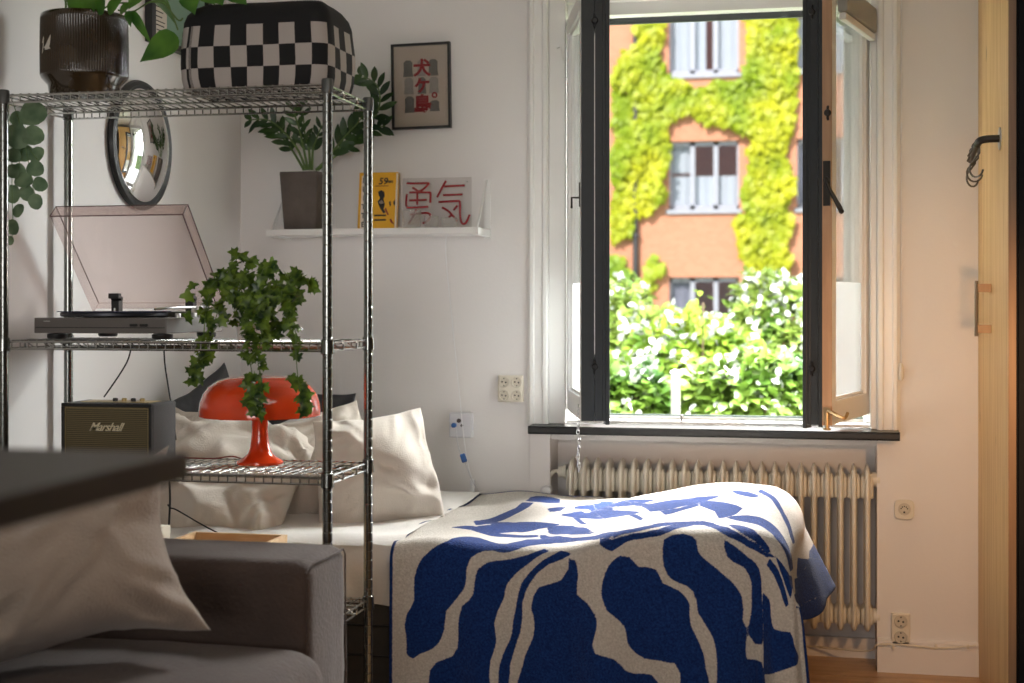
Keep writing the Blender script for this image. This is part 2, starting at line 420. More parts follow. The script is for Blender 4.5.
# ================================================================ things of the window wall
# chain hanging from the left sash
ch = MB(); p0 = atY(578.5, 408, 4.62); n = 15
for i in range(n):
    z = p0.z-.012-i*.0135; q = []
    for k in range(10):
        a = 2*PI*k/10; w, l = .0045*math.cos(a), .0095*math.sin(a)
        q.append(V((p0.x+(w if i % 2 else w*.35)+.002*math.sin(i), p0.y+(w*.35 if i % 2 else w), z+l)))
    ch.tube(q, .0015, 5, closed=True)
ch.tube([p0+V((0, .0, .0)), p0+V((0, 0, .012)), p0+V((.004, .01, .012))], .0025, 6)
tag(ch.build('window_chain', STEEL), 'steel link chain hanging from the open left window sash over the radiator', 'chain')
# radiator
rd = thing('radiator', 'cream painted cast iron column radiator in the niche under the window', 'radiator', (-.34, 5.05, .12))
x0, x1, ns = atY(569.7, 462, 4.98).x, atY(867.7, 466, 4.98).x, 24
pitch = (x1-x0)/(ns-1)
hub = [(.150, .012, .030), (.156, .0222, .036), (.170, .0218, .042), (.205, .0218, .042), (.218, .012, .040), (.224, .004, .034)]
hub2 = [(.580, .004, .026), (.588, .0222, .032), (.600, .0224, .034), (.640, .0224, .034), (.656, .0222, .030), (.668, .016, .018)]
colm = [(.128, .003, .018), (.134, .008, .045), (.144, .0118, .060), (.160, .0118, .066), (.40, .0112, .066), (.655, .0116, .066), (.672, .0112, .063), (.684, .0095, .056), (.694, .0055, .044), (.702, .0014, .026)]
def ring(z, w, d, e1=.8, e2=.62, n_=20): return [(w*math.copysign(abs(math.cos(t))**e1, math.cos(t)), d*math.copysign(abs(math.sin(t))**e2, math.sin(t)), z) for t in [2*PI*(k+.5)/n_ for k in range(n_)]]
sec = MB()
for hb in (hub, hub2): sec.loft([ring(z, w, d, .3, .6, 24) for z, w, d in hb])
sec.loft([ring(*q) for q in colm])
s0 = sec.build('radiator_section', RADP, rd, local=True, angle=50)
for i in range(ns):
    o = s0 if i == 0 else s0.copy()
    if i: COL.objects.link(o)
    o.parent = rd; o.location = (x0+pitch*i+.34, 0, -.12)
for z in (.18, .65):
    pl = MB(); pl.lathe([(.0, -.020), (.026, -.020), (.026, 0), (.032, 0), (.032, .008), (0, .008)], (x1+.034, 5.05, z), 16, 'x'); pl.build('end_plug', RADP, rd)
pl = MB(); pl.lathe([(0, .0), (.02, .0), (.02, .02), (.026, .02), (.026, .03), (0, .03)], (x0-.052, 5.05, .65), 14, 'x')
pl.build('end_plug', RADP, rd)
vx = atY(548, 490, 5.03)
v = MB(); v.tube(curve_pts([(x0-.05, 5.05, .65), (vx.x+.02, 5.045, .65), (vx.x+.002, 5.035, .625), (vx.x, 5.03, vx.z+.01)], 6), .0075, 10)
v.lathe([(.0, -.012), (.012, -.012), (.012, .012), (.0, .012)], (vx.x, 5.03, vx.z+.036), 12)
v.build('inlet_pipe', RADP, rd)
v = MB(); v.lathe([(0, 0), (.018, .002), (.021, .008), (.021, .03), (.017, .042), (0, .044)], (vx.x, 5.03-.0, vx.z), 18, 'y')
v.build('valve_knob', WPLAST, rd)
MB().tube([(vx.x, 5.035, vx.z-.012), (vx.x, 5.035, .0)], .0075, 10).build('riser_pipe', RADP, rd)
for xx in (x0+pitch*2, x1-pitch*9):
    MB().lathe([(.018, 0), (.012, .02), (.010, .14)], (xx, 5.05, .0), 12).build('foot', RADP, rd)
# sockets
def socket_plate(name, label, c, cols, rows, w, hgt, cat='socket'):
    t = thing(name, label, cat, c)
    MB().box(c.x-w/2, c.x+w/2, c.y-.020, c.y, c.z-hgt/2, c.z+hgt/2).build('cover_plate', CREAM, t, smooth=False, bevel=.004)
    for i in range(cols):
        for j in range(rows):
            x = c.x-w/2+w*(i+.5)/cols; z = c.z-hgt/2+hgt*(j+.5)/rows; R = min(w/cols, hgt/rows)*.40
            s = MB(); s.lathe([(R*1.04, .0), (R*1.06, .003), (R*.98, .005), (R*.90, .005), (R*.84, .001), (0, .001)], (x, c.y-.0202, z), 20, 'y')
            so = s.build('outlet', CREAMD, t, angle=25)
            hh = MB()
            for dx in (-.36, .36): hh.lathe([(R*.17, 0), (R*.17, .0012), (0, .0012)], (x+dx*R, c.y-.0208, z-dx*.15*R), 8, 'y')
            for dz in (-.68, .68): hh.box(x-R*.10, x+R*.10, c.y-.0222, c.y-.0206, z+dz*R-R*.1, z+dz*R+R*.1)
            hh.build('pin_hole', HOLE, so, smooth=False)
    return t
socket_plate('wall_socket', 'cream square wall socket with four outlets left of the window', atY(511.5, 388.5, YW), 2, 2, .094, .096)
socket_plate('wall_socket', 'cream double wall socket with two outlets just above the right baseboard', atY(900.5, 628, YW), 1, 2, .062, .106)
c = atY(904, 509, YW)
t = thing('phone_socket', 'small cream rounded phone socket on the tan wall right of the radiator', 'socket', c)
pr = [(.033*math.copysign(abs(math.cos(a))**.5, math.cos(a)), .033*math.copysign(abs(math.sin(a))**.5, math.sin(a))*(1 if math.sin(a) > 0 else 1.05)) for a in [2*PI*(k+.5)/28 for k in range(28)]]
MB().prism(pr, lambda u, v_, d: V((c.x+u, c.y-d, c.z+v_)), 0, .016).build('cover_plate', CREAM, t, smooth=False, bevel=.003)
s = MB(); s.lathe([(.020, 0), (.021, .004), (.018, .005), (.016, .001), (0, .001)], (c.x, c.y-.016, c.z+.002), 20, 'y'); s.build('outlet', CREAMD, t)
s = MB()
for k in range(5):
    a = PI*.1+PI*.8*k/4; s.lathe([(.0025, 0), (0, .001)], (c.x+.011*math.cos(a), c.y-.0175, c.z+.011*math.sin(a)), 6, 'y')
s.box(c.x-.003, c.x+.003, c.y-.0185, c.y-.017, c.z-.012, c.z-.006)
s.build('pin_hole', HOLE, t, smooth=False)
# cable clipped along the baseboard
cb = MB(); ys = 4.988
pts = [atY(874.5, 646, 5.003)+V((-.25, .19, -.055)), atY(874.5, 646, 5.0)+V((-.03, .05, -.03)), atY(877, 645, ys), atY(893, 644.5, ys), atY(915, 646, ys), atY(938, 648, ys), atY(960, 647, ys), atY(976, 645.5, ys)]
cb.tube(curve_pts(pts, 6), .0035, 6)
for px in (893, 936, 968): q = atY(px, 646.5, ys); cb.box(q.x-.004, q.x+.004, ys-.006, ys+.008, q.z-.008, q.z+.006)
tag(cb.build('baseboard_cable', CREAM), 'thin cream cable clipped along the top of the right baseboard', 'cable')
# blind cord with its toggle
cbd = thing('blind_cord', 'thin white blind cord with toggle hanging beside the right window casing', 'cord', atY(901.5, 372, 5.0))
MB().tube([atY(901.5, -80, 5.0), atY(901.5, 365, 5.0)], .0022, 6).build('cord', WPLAST, cbd)
q = atY(901, 372, 5.0); MB().lathe([(0, .03), (.006, .028), (.011, .005), (.010, -.02), (.006, -.028), (0, -.029)], q, 12).build('toggle', CREAM, cbd)
# ================================================================ wardrobe at the right
wd = thing('wardrobe', 'tall pine sided wardrobe with black front at the right edge', 'wardrobe', (.9, 4.6, 0))
MB().box(.541, .563, 4.262, 5.018, 0.002, 2.62).build('side_panel', PINE, wd, smooth=False, bevel=.0015)
MB().box(.5415, .5625, 4.2575, 4.262, .002, 2.62).build('edge_band', pine('edge_band_wood', (.26, .16, .09), (.34, .21, .12)), wd, smooth=False)
BLK = mat('black_lacquer', (.006, .007, .009), .65, var=.4, spec=.2)
MB().box(.566, 1.30, 4.268, 5.015, .002, 2.62).build('carcass', BLK, wd, smooth=False)
for x0d, x1d in ((.568, .93), (.933, 1.298)):
    d = MB().box(x0d, x1d, 4.250, 4.268, .06, 2.6).build('door', BLK, wd, smooth=False, bevel=.002)
    MB().tube([((x1d-.04) if x0d < .6 else (x0d+.04), 4.235, 1.0), ((x1d-.04) if x0d < .6 else (x0d+.04), 4.235, 1.15)], .005, 8).build('handle', DKMETAL, d)
hy = 4.66
hd = thing('door_pull', 'slim metal bar pull with wooden standoffs on the pine panel', 'handle', (.541, hy, 1.24))
MB().tube([(.497, hy, 1.152), (.497, hy, 1.326)], .006, 8).build('bar', mat('bronze_bar', (.30, .25, .20), .4, metal=.8), hd)
for z in (1.175, 1.303): MB().box(.500, .541, hy-.010, hy+.010, z-.013, z+.013).build('standoff', pine('standoff_wood', (.34, .2, .1), (.42, .26, .14)), hd, smooth=False, bevel=.001)
rl = thing('hook_rail', 'dark steel bracket and short rail on the pine panel holding hooks', 'rail', (.541, 4.44, 1.75))
q = V((.541, 4.44, 1.745))
MB().lathe([(0, -.003), (.034, -.003), (.034, 0), (0, 0)], q, 20, 'x').build('wall_plate', STEEL, rl)
MB().tube(curve_pts([q, q+V((-.035, 0, .0)), q+V((-.056, .008, -.004)), q+V((-.062, .03, -.012))], 6), .0115, 12).build('elbow', DKMETAL, rl)
MB().tube([q+V((-.062, .02, -.010)), q+V((-.064, .20, -.045))], .0085, 12).build('bar', DKMETAL, rl)
MB().lathe([(0, -.008), (.011, -.008), (.012, 0), (0, .002)], (0, 0, 0), 12, 'y').build('end_cap', HOLE, rl, M=Matrix.Translation(q+V((-.064, .2, -.045))))
hk = ['dark S-hook nearest the bracket on the pine panel rail', 'dark S-hook in the middle of the pine panel rail', 'dark S-hook nearest the capped end of the pine panel rail']
for i, yy in enumerate((4.495, 4.545, 4.60)):
    top = V((.541-.0635, yy, 1.745-.010-(yy-4.46)*.19)); k_ = 1.25
    pts = [top+V((-.0150, 0, -.012))*k_]+[top+V((.0125*math.cos(a), 0, .0115*math.sin(a))) for a in [math.radians(195-195*k/8) for k in range(9)]]
    pts += [top+V((.013, 0, -.02))*1, top+V((-.006, .0, -.040))]
    pts += [top+V((.002+.024*math.cos(a), .0, -.066+.026*math.sin(a))) for a in [math.radians(125+225*k/10) for k in range(11)]]
    rot = Matrix.Translation(top) @ Matrix.Rotation(math.radians((-42, 12, 38)[i]), 4, 'Z') @ Matrix.Translation(-top)
    hm = MB(); hm.tube([rot @ p for p in pts], .0030, 6)
    tag(hm.build('s_hook', mat('gunmetal', (.15, .135, .12), .35, metal=1)), hk[i], 'hook', 'hooks on the rail of the pine panel')
# ================================================================ outside
RENDERM = bpy.data.materials.new('brick_facade'); RENDERM.use_nodes = True
nt = RENDERM.node_tree; bs = nt.nodes['Principled BSDF']; bs.inputs['Roughness'].default_value = .85
tc = nt.nodes.new('ShaderNodeTexCoord'); mp = nt.nodes.new('ShaderNodeMapping'); mp.inputs['Rotation'].default_value = (PI/2, 0, 0)
br = nt.nodes.new('ShaderNodeTexBrick'); br.inputs['Scale'].default_value = 4
br.inputs['Color1'].default_value = (.60, .25, .15, 1); br.inputs['Color2'].default_value = (.64, .29, .18, 1); br.inputs['Mortar'].default_value = (.62, .32, .22, 1)
nt.links.new(tc.outputs['Object'], mp.inputs[0]); nt.links.new(mp.outputs[0], br.inputs['Vector']); nt.links.new(br.outputs[0], bs.inputs['Base Color'])
YF = 28.0
GREYFR = mat('grey_window_paint', (.42, .43, .50), .5); CURT = mat('white_curtain', (.78, .78, .82), .8); DKIN = mat('dark_interior', (.10, .085, .08), .7)
OGLASS = glassy('outdoor_glass', (.86, .88, .9), .10, .02)
struct(MB().box(-30, 30, 5.6, 60, -.75, -.55).build('ground_outside', mat('lawn_soil', (.10, .16, .04), .9, var=.4, vscale=3), smooth=False))
ab = thing('apartment_building', 'orange brick apartment building seen through the open window', 'building', (-2, YF, -.55))
wn = []
for (y0, y1) in ((-36, 75), (140, 210), (277, 345)):
    p = atY(669, y1, YF); q = atY(739, y0, YF); wn.append((p.x, q.x, p.z, q.z))
p = atY(797, 338, YF); q = atY(868, 277, YF); wn.append((p.x, q.x, p.z, q.z))
dx = wn[1][0]-3.6
for (x0_, x1_, z0_, z1_) in list(wn[:3]): wn.append((x0_-3.55, x1_-3.55, z0_, z1_))
for (x0_, x1_, z0_, z1_) in list(wn[:2]): wn.append((wn[3][0], wn[3][1], z0_, z1_))
m = MB()
xs = sorted({-14., 9.}|{w[0] for w in wn}|{w[1] for w in wn}); xs = [round(v_, 4) for v_ in xs]
zs = sorted({-.6, 12.}|{w[2] for w in wn}|{w[3] for w in wn})
for i in range(len(xs)-1):
    for j in range(len(zs)-1):
        cx, cz = (xs[i]+xs[i+1])/2, (zs[j]+zs[j+1])/2
        if any(w[0] < cx < w[1] and w[2] < cz < w[3] for w in wn): continue
        if xs[i+1]-xs[i] > .001: m.box(xs[i], xs[i+1], YF, YF+.35, zs[j], zs[j+1])
m.box(-14, 9, YF+2.5, YF+2.6, -.6, 12)
m.build('wall', RENDERM, ab, smooth=False)
for i, (x0_, x1_, z0_, z1_) in enumerate(wn):
    w_ = (x1_-x0_)/3; f = MB()
    for k in range(4): f.box(x0_+w_*k-(.045 if k else 0), x0_+w_*k+(.045 if k < 3 else 0), YF+.10, YF+.18, z0_, z1_)
    for z in (z0_, z1_-.09): f.box(x0_, x1_, YF+.10, YF+.18, z, z+.09)
    f.box(x0_-.05, x1_+.05, YF-.06, YF+.14, z0_-.08, z0_)
    fo = f.build('window', GREYFR, ab, smooth=False)
    for k in range(3): MB().box(x0_+w_*k+.04, x0_+w_*(k+1)-.04, YF+.135, YF+.142, z0_+.08, z1_-.08).build('pane', OGLASS, fo, smooth=False)
    c_ = MB(); r_ = random.Random(i)
    def cur(xa, xb, za, zb):
        n_ = max(4, int((xb-xa)/.05)); vs = []
        for k in range(n_+1):
            x_ = xa+(xb-xa)*k/n_; y_ = YF+.24+.018*math.sin(k*1.7+i)
            vs += [(x_, y_, za), (x_, y_, zb)]
        c_.add(vs, [(2*k, 2*k+2, 2*k+3, 2*k+1) for k in range(n_)])
    if i % 3 == 0: cur(x0_, x0_+w_*1.55, z0_, z1_); cur(x0_+w_*1.85, x1_, z0_, z1_)
    elif i % 3 == 1: cur(x0_, x1_, z0_, z0_+(z1_-z0_)*.5); cur(x0_, x0_+w_*.9, z0_+(z1_-z0_)*.55, z1_)
    else: cur(x0_, x0_+.5, z0_, z1_)
    if c_.v: c_.build('curtain', CURT if i % 3 != 2 else mat('mauve_curtain', (.35, .33, .40), .8), fo, recalc=False)
dp = atY(636, 300, YF)
d = MB(); d.tube([(dp.x, YF-.09, -.5), (dp.x, YF-.09, 12)], .055, 10)
for z in (.8, 2.6, 4.4, 6.2): d.box(dp.x-.07, dp.x+.07, YF-.16, YF, z, z+.05)
d.build('drainpipe', mat('dark_zinc', (.09, .085, .09), .5, metal=.5), ab)
IVYM = leafmat('creeper_leaf', (.30, .42, .012), (.62, .62, .02), .5, .3, 1.2)
IVYM2 = leafmat('creeper_leaf_lime', (.26, .42, .02), (.50, .60, .04), .5, .3, 1.2)
def inpoly(x, y, P):
    c = False; n = len(P)
    for i in range(n):
        x0, y0 = P[i]; x1, y1 = P[i-1]
        if (y0 > y) != (y1 > y) and x < (x1-x0)*(y-y0)/(y1-y0)+x0: c = not c
    return c
def creeper(label, polys, n, m_, seed, group):
    r = random.Random(seed); mb = MB()
    Q = [[(atY(x, y, YF).x, atY(x, y, YF).z) for x, y in P] for P in polys]
    allx = [p[0] for P in Q for p in P]; ally = [p[1] for P in Q for p in P]
    k = 0; tries = 0
    while k < n and tries < n*40:
        tries += 1
        x = r.uniform(min(allx)-.2, max(allx)+.2); z = r.uniform(min(ally)-.2, max(ally)+.2)
        jx = x+.14*noise.noise(V((x*2.5, z*2.5, seed))); jz = z+.14*noise.noise(V((x*2.5, z*2.5, seed+9)))
        if not any(inpoly(jx, jz, P) for P in Q): continue
        bulge = .10+.22*max(0, noise.noise(V((x*1.6, z*1.6, seed+3)))+.35)
        y = YF-r.uniform(.02, bulge)
        if any(w[0]+.03 < x < w[1]-.03 and w[2] < z < w[3] for w in wn): continue
        dd = V((r.uniform(-.8, .8), -.35+r.uniform(-.3, .3), -1)); nn = V((r.uniform(-.6, .6), -1, .45+r.uniform(-.5, .6)))
        leaf(mb, (x, y, z), dd, nn, r.uniform(.12, .2), r.uniform(.11, .18), 'heart', .25, .12)
        k += 1
    return tag(mb.build('climbing_creeper', m_, recalc=False), label, 'climbing plant', group)
CG = 'creepers on the brick facade'
creeper('yellow-green creeper column climbing beside the drainpipe on the brick facade', [[(640, 20), (640, -20), (660, -20), (662, 20), (660, 55), (668, 75), (674, 90), (666, 110), (668, 140), (668, 180), (662, 205), (650, 214), (640, 210), (632, 232), (616, 242), (613, 225), (618, 200), (612, 160), (616, 130), (611, 100), (614, 65), (624, 50), (636, 48)]], 2100, IVYM, 1, CG)
creeper('yellow-green creeper spreading across between the building windows and down its right side', [[(668, 78), (690, 84), (720, 82), (742, 80), (748, 55), (748, 20), (752, -20), (796, -20), (798, 40), (792, 60), (798, 90), (790, 130), (786, 160), (796, 180), (788, 200), (792, 235), (782, 285), (752, 290), (742, 250), (736, 225), (748, 205), (744, 180), (752, 160), (750, 135), (735, 126), (712, 122), (690, 112), (668, 118)]], 3100, IVYM, 2, CG)
creeper('low tangle of creeper left of the ground floor building window', [[(590, 250), (624, 252), (632, 275), (630, 300), (600, 320), (570, 300)], [(645, 264), (656, 254), (668, 262), (655, 275), (648, 298), (642, 300)]], 420, IVYM2, 3, CG)
SHRD = leafmat('shrub_leaf_dark', (.025, .08, .01), (.15, .24, .03), .35, .25, 3)
SHR = [leafmat('shrub_leaf', (.07, .17, .015), (.32, .43, .05), .35, .3, 3), leafmat('shrub_leaf_pale', (.10, .22, .03), (.36, .46, .10), .35, .3, 3), SHRD]
FLECK = mat('white_fleck', (.60, .63, .62), .6)
def shrub(label, c, R, n, nf, mi, seed, leafL=.10):
    r = random.Random(seed); t = thing('garden_shrub', label, 'shrub', (c[0], c[1], -.55), group='shrubs outside the window')
    mb = MB(); fb = MB(); sb = MB(); c = V(c)
    for k in range(n):
        d = rv(r); rad = r.uniform(.55, 1)**.5*(1+.28*noise.noise(d*2.3+V((seed, 0, 0))))
        p = V((c.x+d.x*R[0]*rad, c.y+d.y*R[1]*rad, c.z+d.z*R[2]*rad))
        if p.z < -.5: continue
        leaf(mb, p, d+rv(r)*.9+V((0, 0, -.3)), rv(r)*.5+V((0, -.3, .9)), leafL*r.uniform(.7, 1.2), leafL*.55, 'oval', .3, .1)
        if k < nf:
            q = p+d*.04
            for j in range(5):
                e = rv(r)*.035
                leaf(fb, q+e, rv(r), rv(r)+V((0, -.4, .6)), .05, .045, 'round', .2, .1)
    for k in range(9 if R[0] > .1 else 2):
        a = 2*PI*k/9; sb.tube([(c.x+.1*R[0]*math.cos(a), c.y+.1*R[1]*math.sin(a), -.55), (c.x+R[0]*.5*math.cos(a), c.y+R[1]*.5*math.sin(a), c.z+R[2]*.4)], .012 if R[0] > .1 else .005, 5)
    mb.build('foliage', SHR[mi], t, recalc=False)
    if nf: fb.build('fleck', FLECK, t, recalc=False)  # small white clusters scattered over the foliage
    sb.build('stem', mat('bark', (.12, .08, .05), .8), t)
def sh(px, py, Y): p = atY(px, py, Y); return (p.x, p.y, p.z)
shrub('broad white-flecked shrub behind the left window sash', sh(616, 376, 10.6), (.50, .55, .66), 4200, 430, 1, 11)
shrub('low white-flecked shrub in the middle of the window view behind the white post', sh(694, 384, 10.0), (.52, .5, .47), 4600, 330, 0, 12)
shrub('tall white-flecked shrub in front of the building at right of the window view', sh(784, 360, 10.8), (.44, .5, .66), 4200, 430, 1, 13)
shrub('dense low green shrub nearest the window at its right side', sh(760, 412, 8.4), (.52, .35, .34), 2600, 90, 2, 14)
shrub('dense low green shrub nearest the window at its left side', sh(612, 416, 8.4), (.40, .35, .32), 2400, 110, 2, 15)
shrub('yellow-leaved sapling rising above the shrubs before the ground floor window', sh(699, 312, 9.6), (.06, .06, .16), 26, 0, 0, 16, .075)
bpy.data.objects['garden_shrub.005']['category'] = 'sapling'
p = atY(675.5, 371, 7.9)
t = thing('garden_post', 'slim white garden post standing among the shrubs outside the window', 'post', (p.x, p.y, -.55))
MB().box(p.x-.024, p.x+.024, p.y-.024, p.y+.024, -.55, p.z-.01).build('post', mat('weathered_white', (.26, .25, .245), .7), t, smooth=False, bevel=.004)
m = MB(); m.loft([[(p.x+sx*s, p.y+sy*s, z) for sx, sy in ((-1, -1), (1, -1), (1, 1), (-1, 1))] for s, z in ((.027, p.z-.01), (.027, p.z-.004), (.006, p.z+.008))]); m.build('cap', WPLAST, t, smooth=False)
# ================================================================ light
wld = bpy.data.worlds.new('world'); sc.world = wld; wld.use_nodes = True
nt = wld.node_tree; bg = nt.nodes['Background']
bg.inputs[0].default_value = (.86, .93, 1, 1); bg.inputs[1].default_value = 1.3
def light(name, kind, loc, energy, col, size=1, sizey=None, target=None, rot=None):
    l = bpy.data.lights.new(name, kind); l.energy = energy; l.color = col
    if kind == 'AREA':
        l.size = size
        if sizey: l.shape = 'RECTANGLE'; l.size_y = sizey
    elif kind == 'POINT': l.shadow_soft_size = size
    o = bpy.data.objects.new(name, l); COL.objects.link(o); o.location = loc
    if target is not None: o.rotation_euler = (V(target)-V(loc)).to_track_quat('-Z', 'Y').to_euler()
    if rot: o.rotation_euler = rot
    return o
s = light('sun', 'SUN', (0, 0, 10), 4.9, (1, .95, .88)); s.data.angle = .01
s.rotation_euler = (V((.30, .72, -.62))).to_track_quat('-Z', 'Y').to_euler()
light('sky_boost', 'AREA', (.5, 7.4, 4.4), 2450, (1, .99, .97), 3.4, 2.2, target=(-.6, 4.3, .6))  # added area light above the view, boosts daylight through the window
light('left_wall_fill', 'AREA', (3.5, 7.9, 2.7), 800, (1, .985, .97), 2.6, 2.6, target=(-1.9, 4.0, 1.5))  # added area light off frame, brightens the left wall through the window
light('ceiling_fill', 'AREA', (.2, 1.6, 2.72), 15, (1, .90, .80), 1.2, rot=(0, 0, 0))  # added overhead fill, no fixture modelled
rw = light('rear_fill', 'AREA', (-.7, -2.5, 1.6), 7, (1, .97, .94), 1.8, 1.4, target=(-1.35, 5, 1.5)); rw.data.spread = math.radians(50)  # added fill from behind the camera, the wall there has no opening
wl = light('warm_spot', 'SPOT', (.50, 3.35, 1.10), 27, (1, .52, .21), target=(.36, 5.0, .80))  # unseen spot, cone kept off the blanket, warms right wall and radiator
wl.data.spot_size = math.radians(80); wl.data.spot_blend = .9; wl.data.shadow_soft_size = .06
sc.view_settings.view_transform = 'Standard'; sc.view_settings.look = 'None'; sc.view_settings.exposure = .16; sc.view_settings.gamma = 1
sc.view_settings.use_curve_mapping = False
sc.cycles.use_denoising = True; sc.cycles.max_bounces = 10; sc.cycles.transparent_max_bounces = 24
sc.cycles.sample_clamp_indirect = 6
# ---------------------------------------------------------------- the blanket's drape: flat cloth (a, b) -> room
BX1, BY0 = -.15, 3.83            # where the flat top ends at the foot and at the front
BA0, BA1, BB0, BB1 = -1.150, .232, 3.30, 4.865
def drape(a, b):
    sm = lambda e0, e1, x: (lambda t: t*t*(3-2*t))(np.clip((x-e0)/(e1-e0), 0, 1))
    aa = np.minimum(a, BX1); bb = np.maximum(b, BY0)
    zt = .590+.112*sm(-.78, -.34, aa)*np.where(bb>4.3,.22+.78*np.exp(-((bb-4.3)/.36)**2),.55+.45*np.exp(-((bb-4.3)/.36)**2))
    zt = zt+.006*np.sin(aa*11+bb*5)+.005*np.sin(bb*17-aa*6)+.004*np.sin(aa*23+2*np.sin(bb*9))
    dx = np.maximum(0, a-BX1)*(.40+.60*sm(3.5, 4.15, b)); dy = np.maximum(0, BY0-b); r = np.hypot(dx, dy)+1e-9
    cx, cy = dx/r, dy/r
    rc = .05+cx**4*(.04+.03*sm(3.85, 4.2, b))
    arc = rc*np.pi/2
    an = np.clip(r/rc, 0, np.pi/2); rest = np.maximum(0, r-arc)
    s2 = (2*cx*cy)**2
    fl = .01*cy*cy+(.10+.38*sm(3.88, 4.3, b))*cx**8+.02*s2
    out = rc*np.sin(an)+rest*np.sin(np.arctan(fl)); down = rc*(1-np.cos(an))+rest*np.cos(np.arctan(fl))*(1-.10*s2)
    fold = cy*cy*np.minimum(1, rest/.45)*np.clip((a-BA0)/.3,.15,1)*(.022*np.sin(a*21+.8)+.014*np.sin(a*37+2+b*4)+.010*np.sin(a*9))
    fold = fold+cx*cx*np.minimum(1, rest/.2)*(.012*np.sin(b*19))
    X = aa+out*cx*(1-cy*cy)+dx*cy*cy+fold*cx*.8; Y = bb-out*cy-fold*cy
    Z = np.maximum(zt-down, .012)
    return X, Y, Z
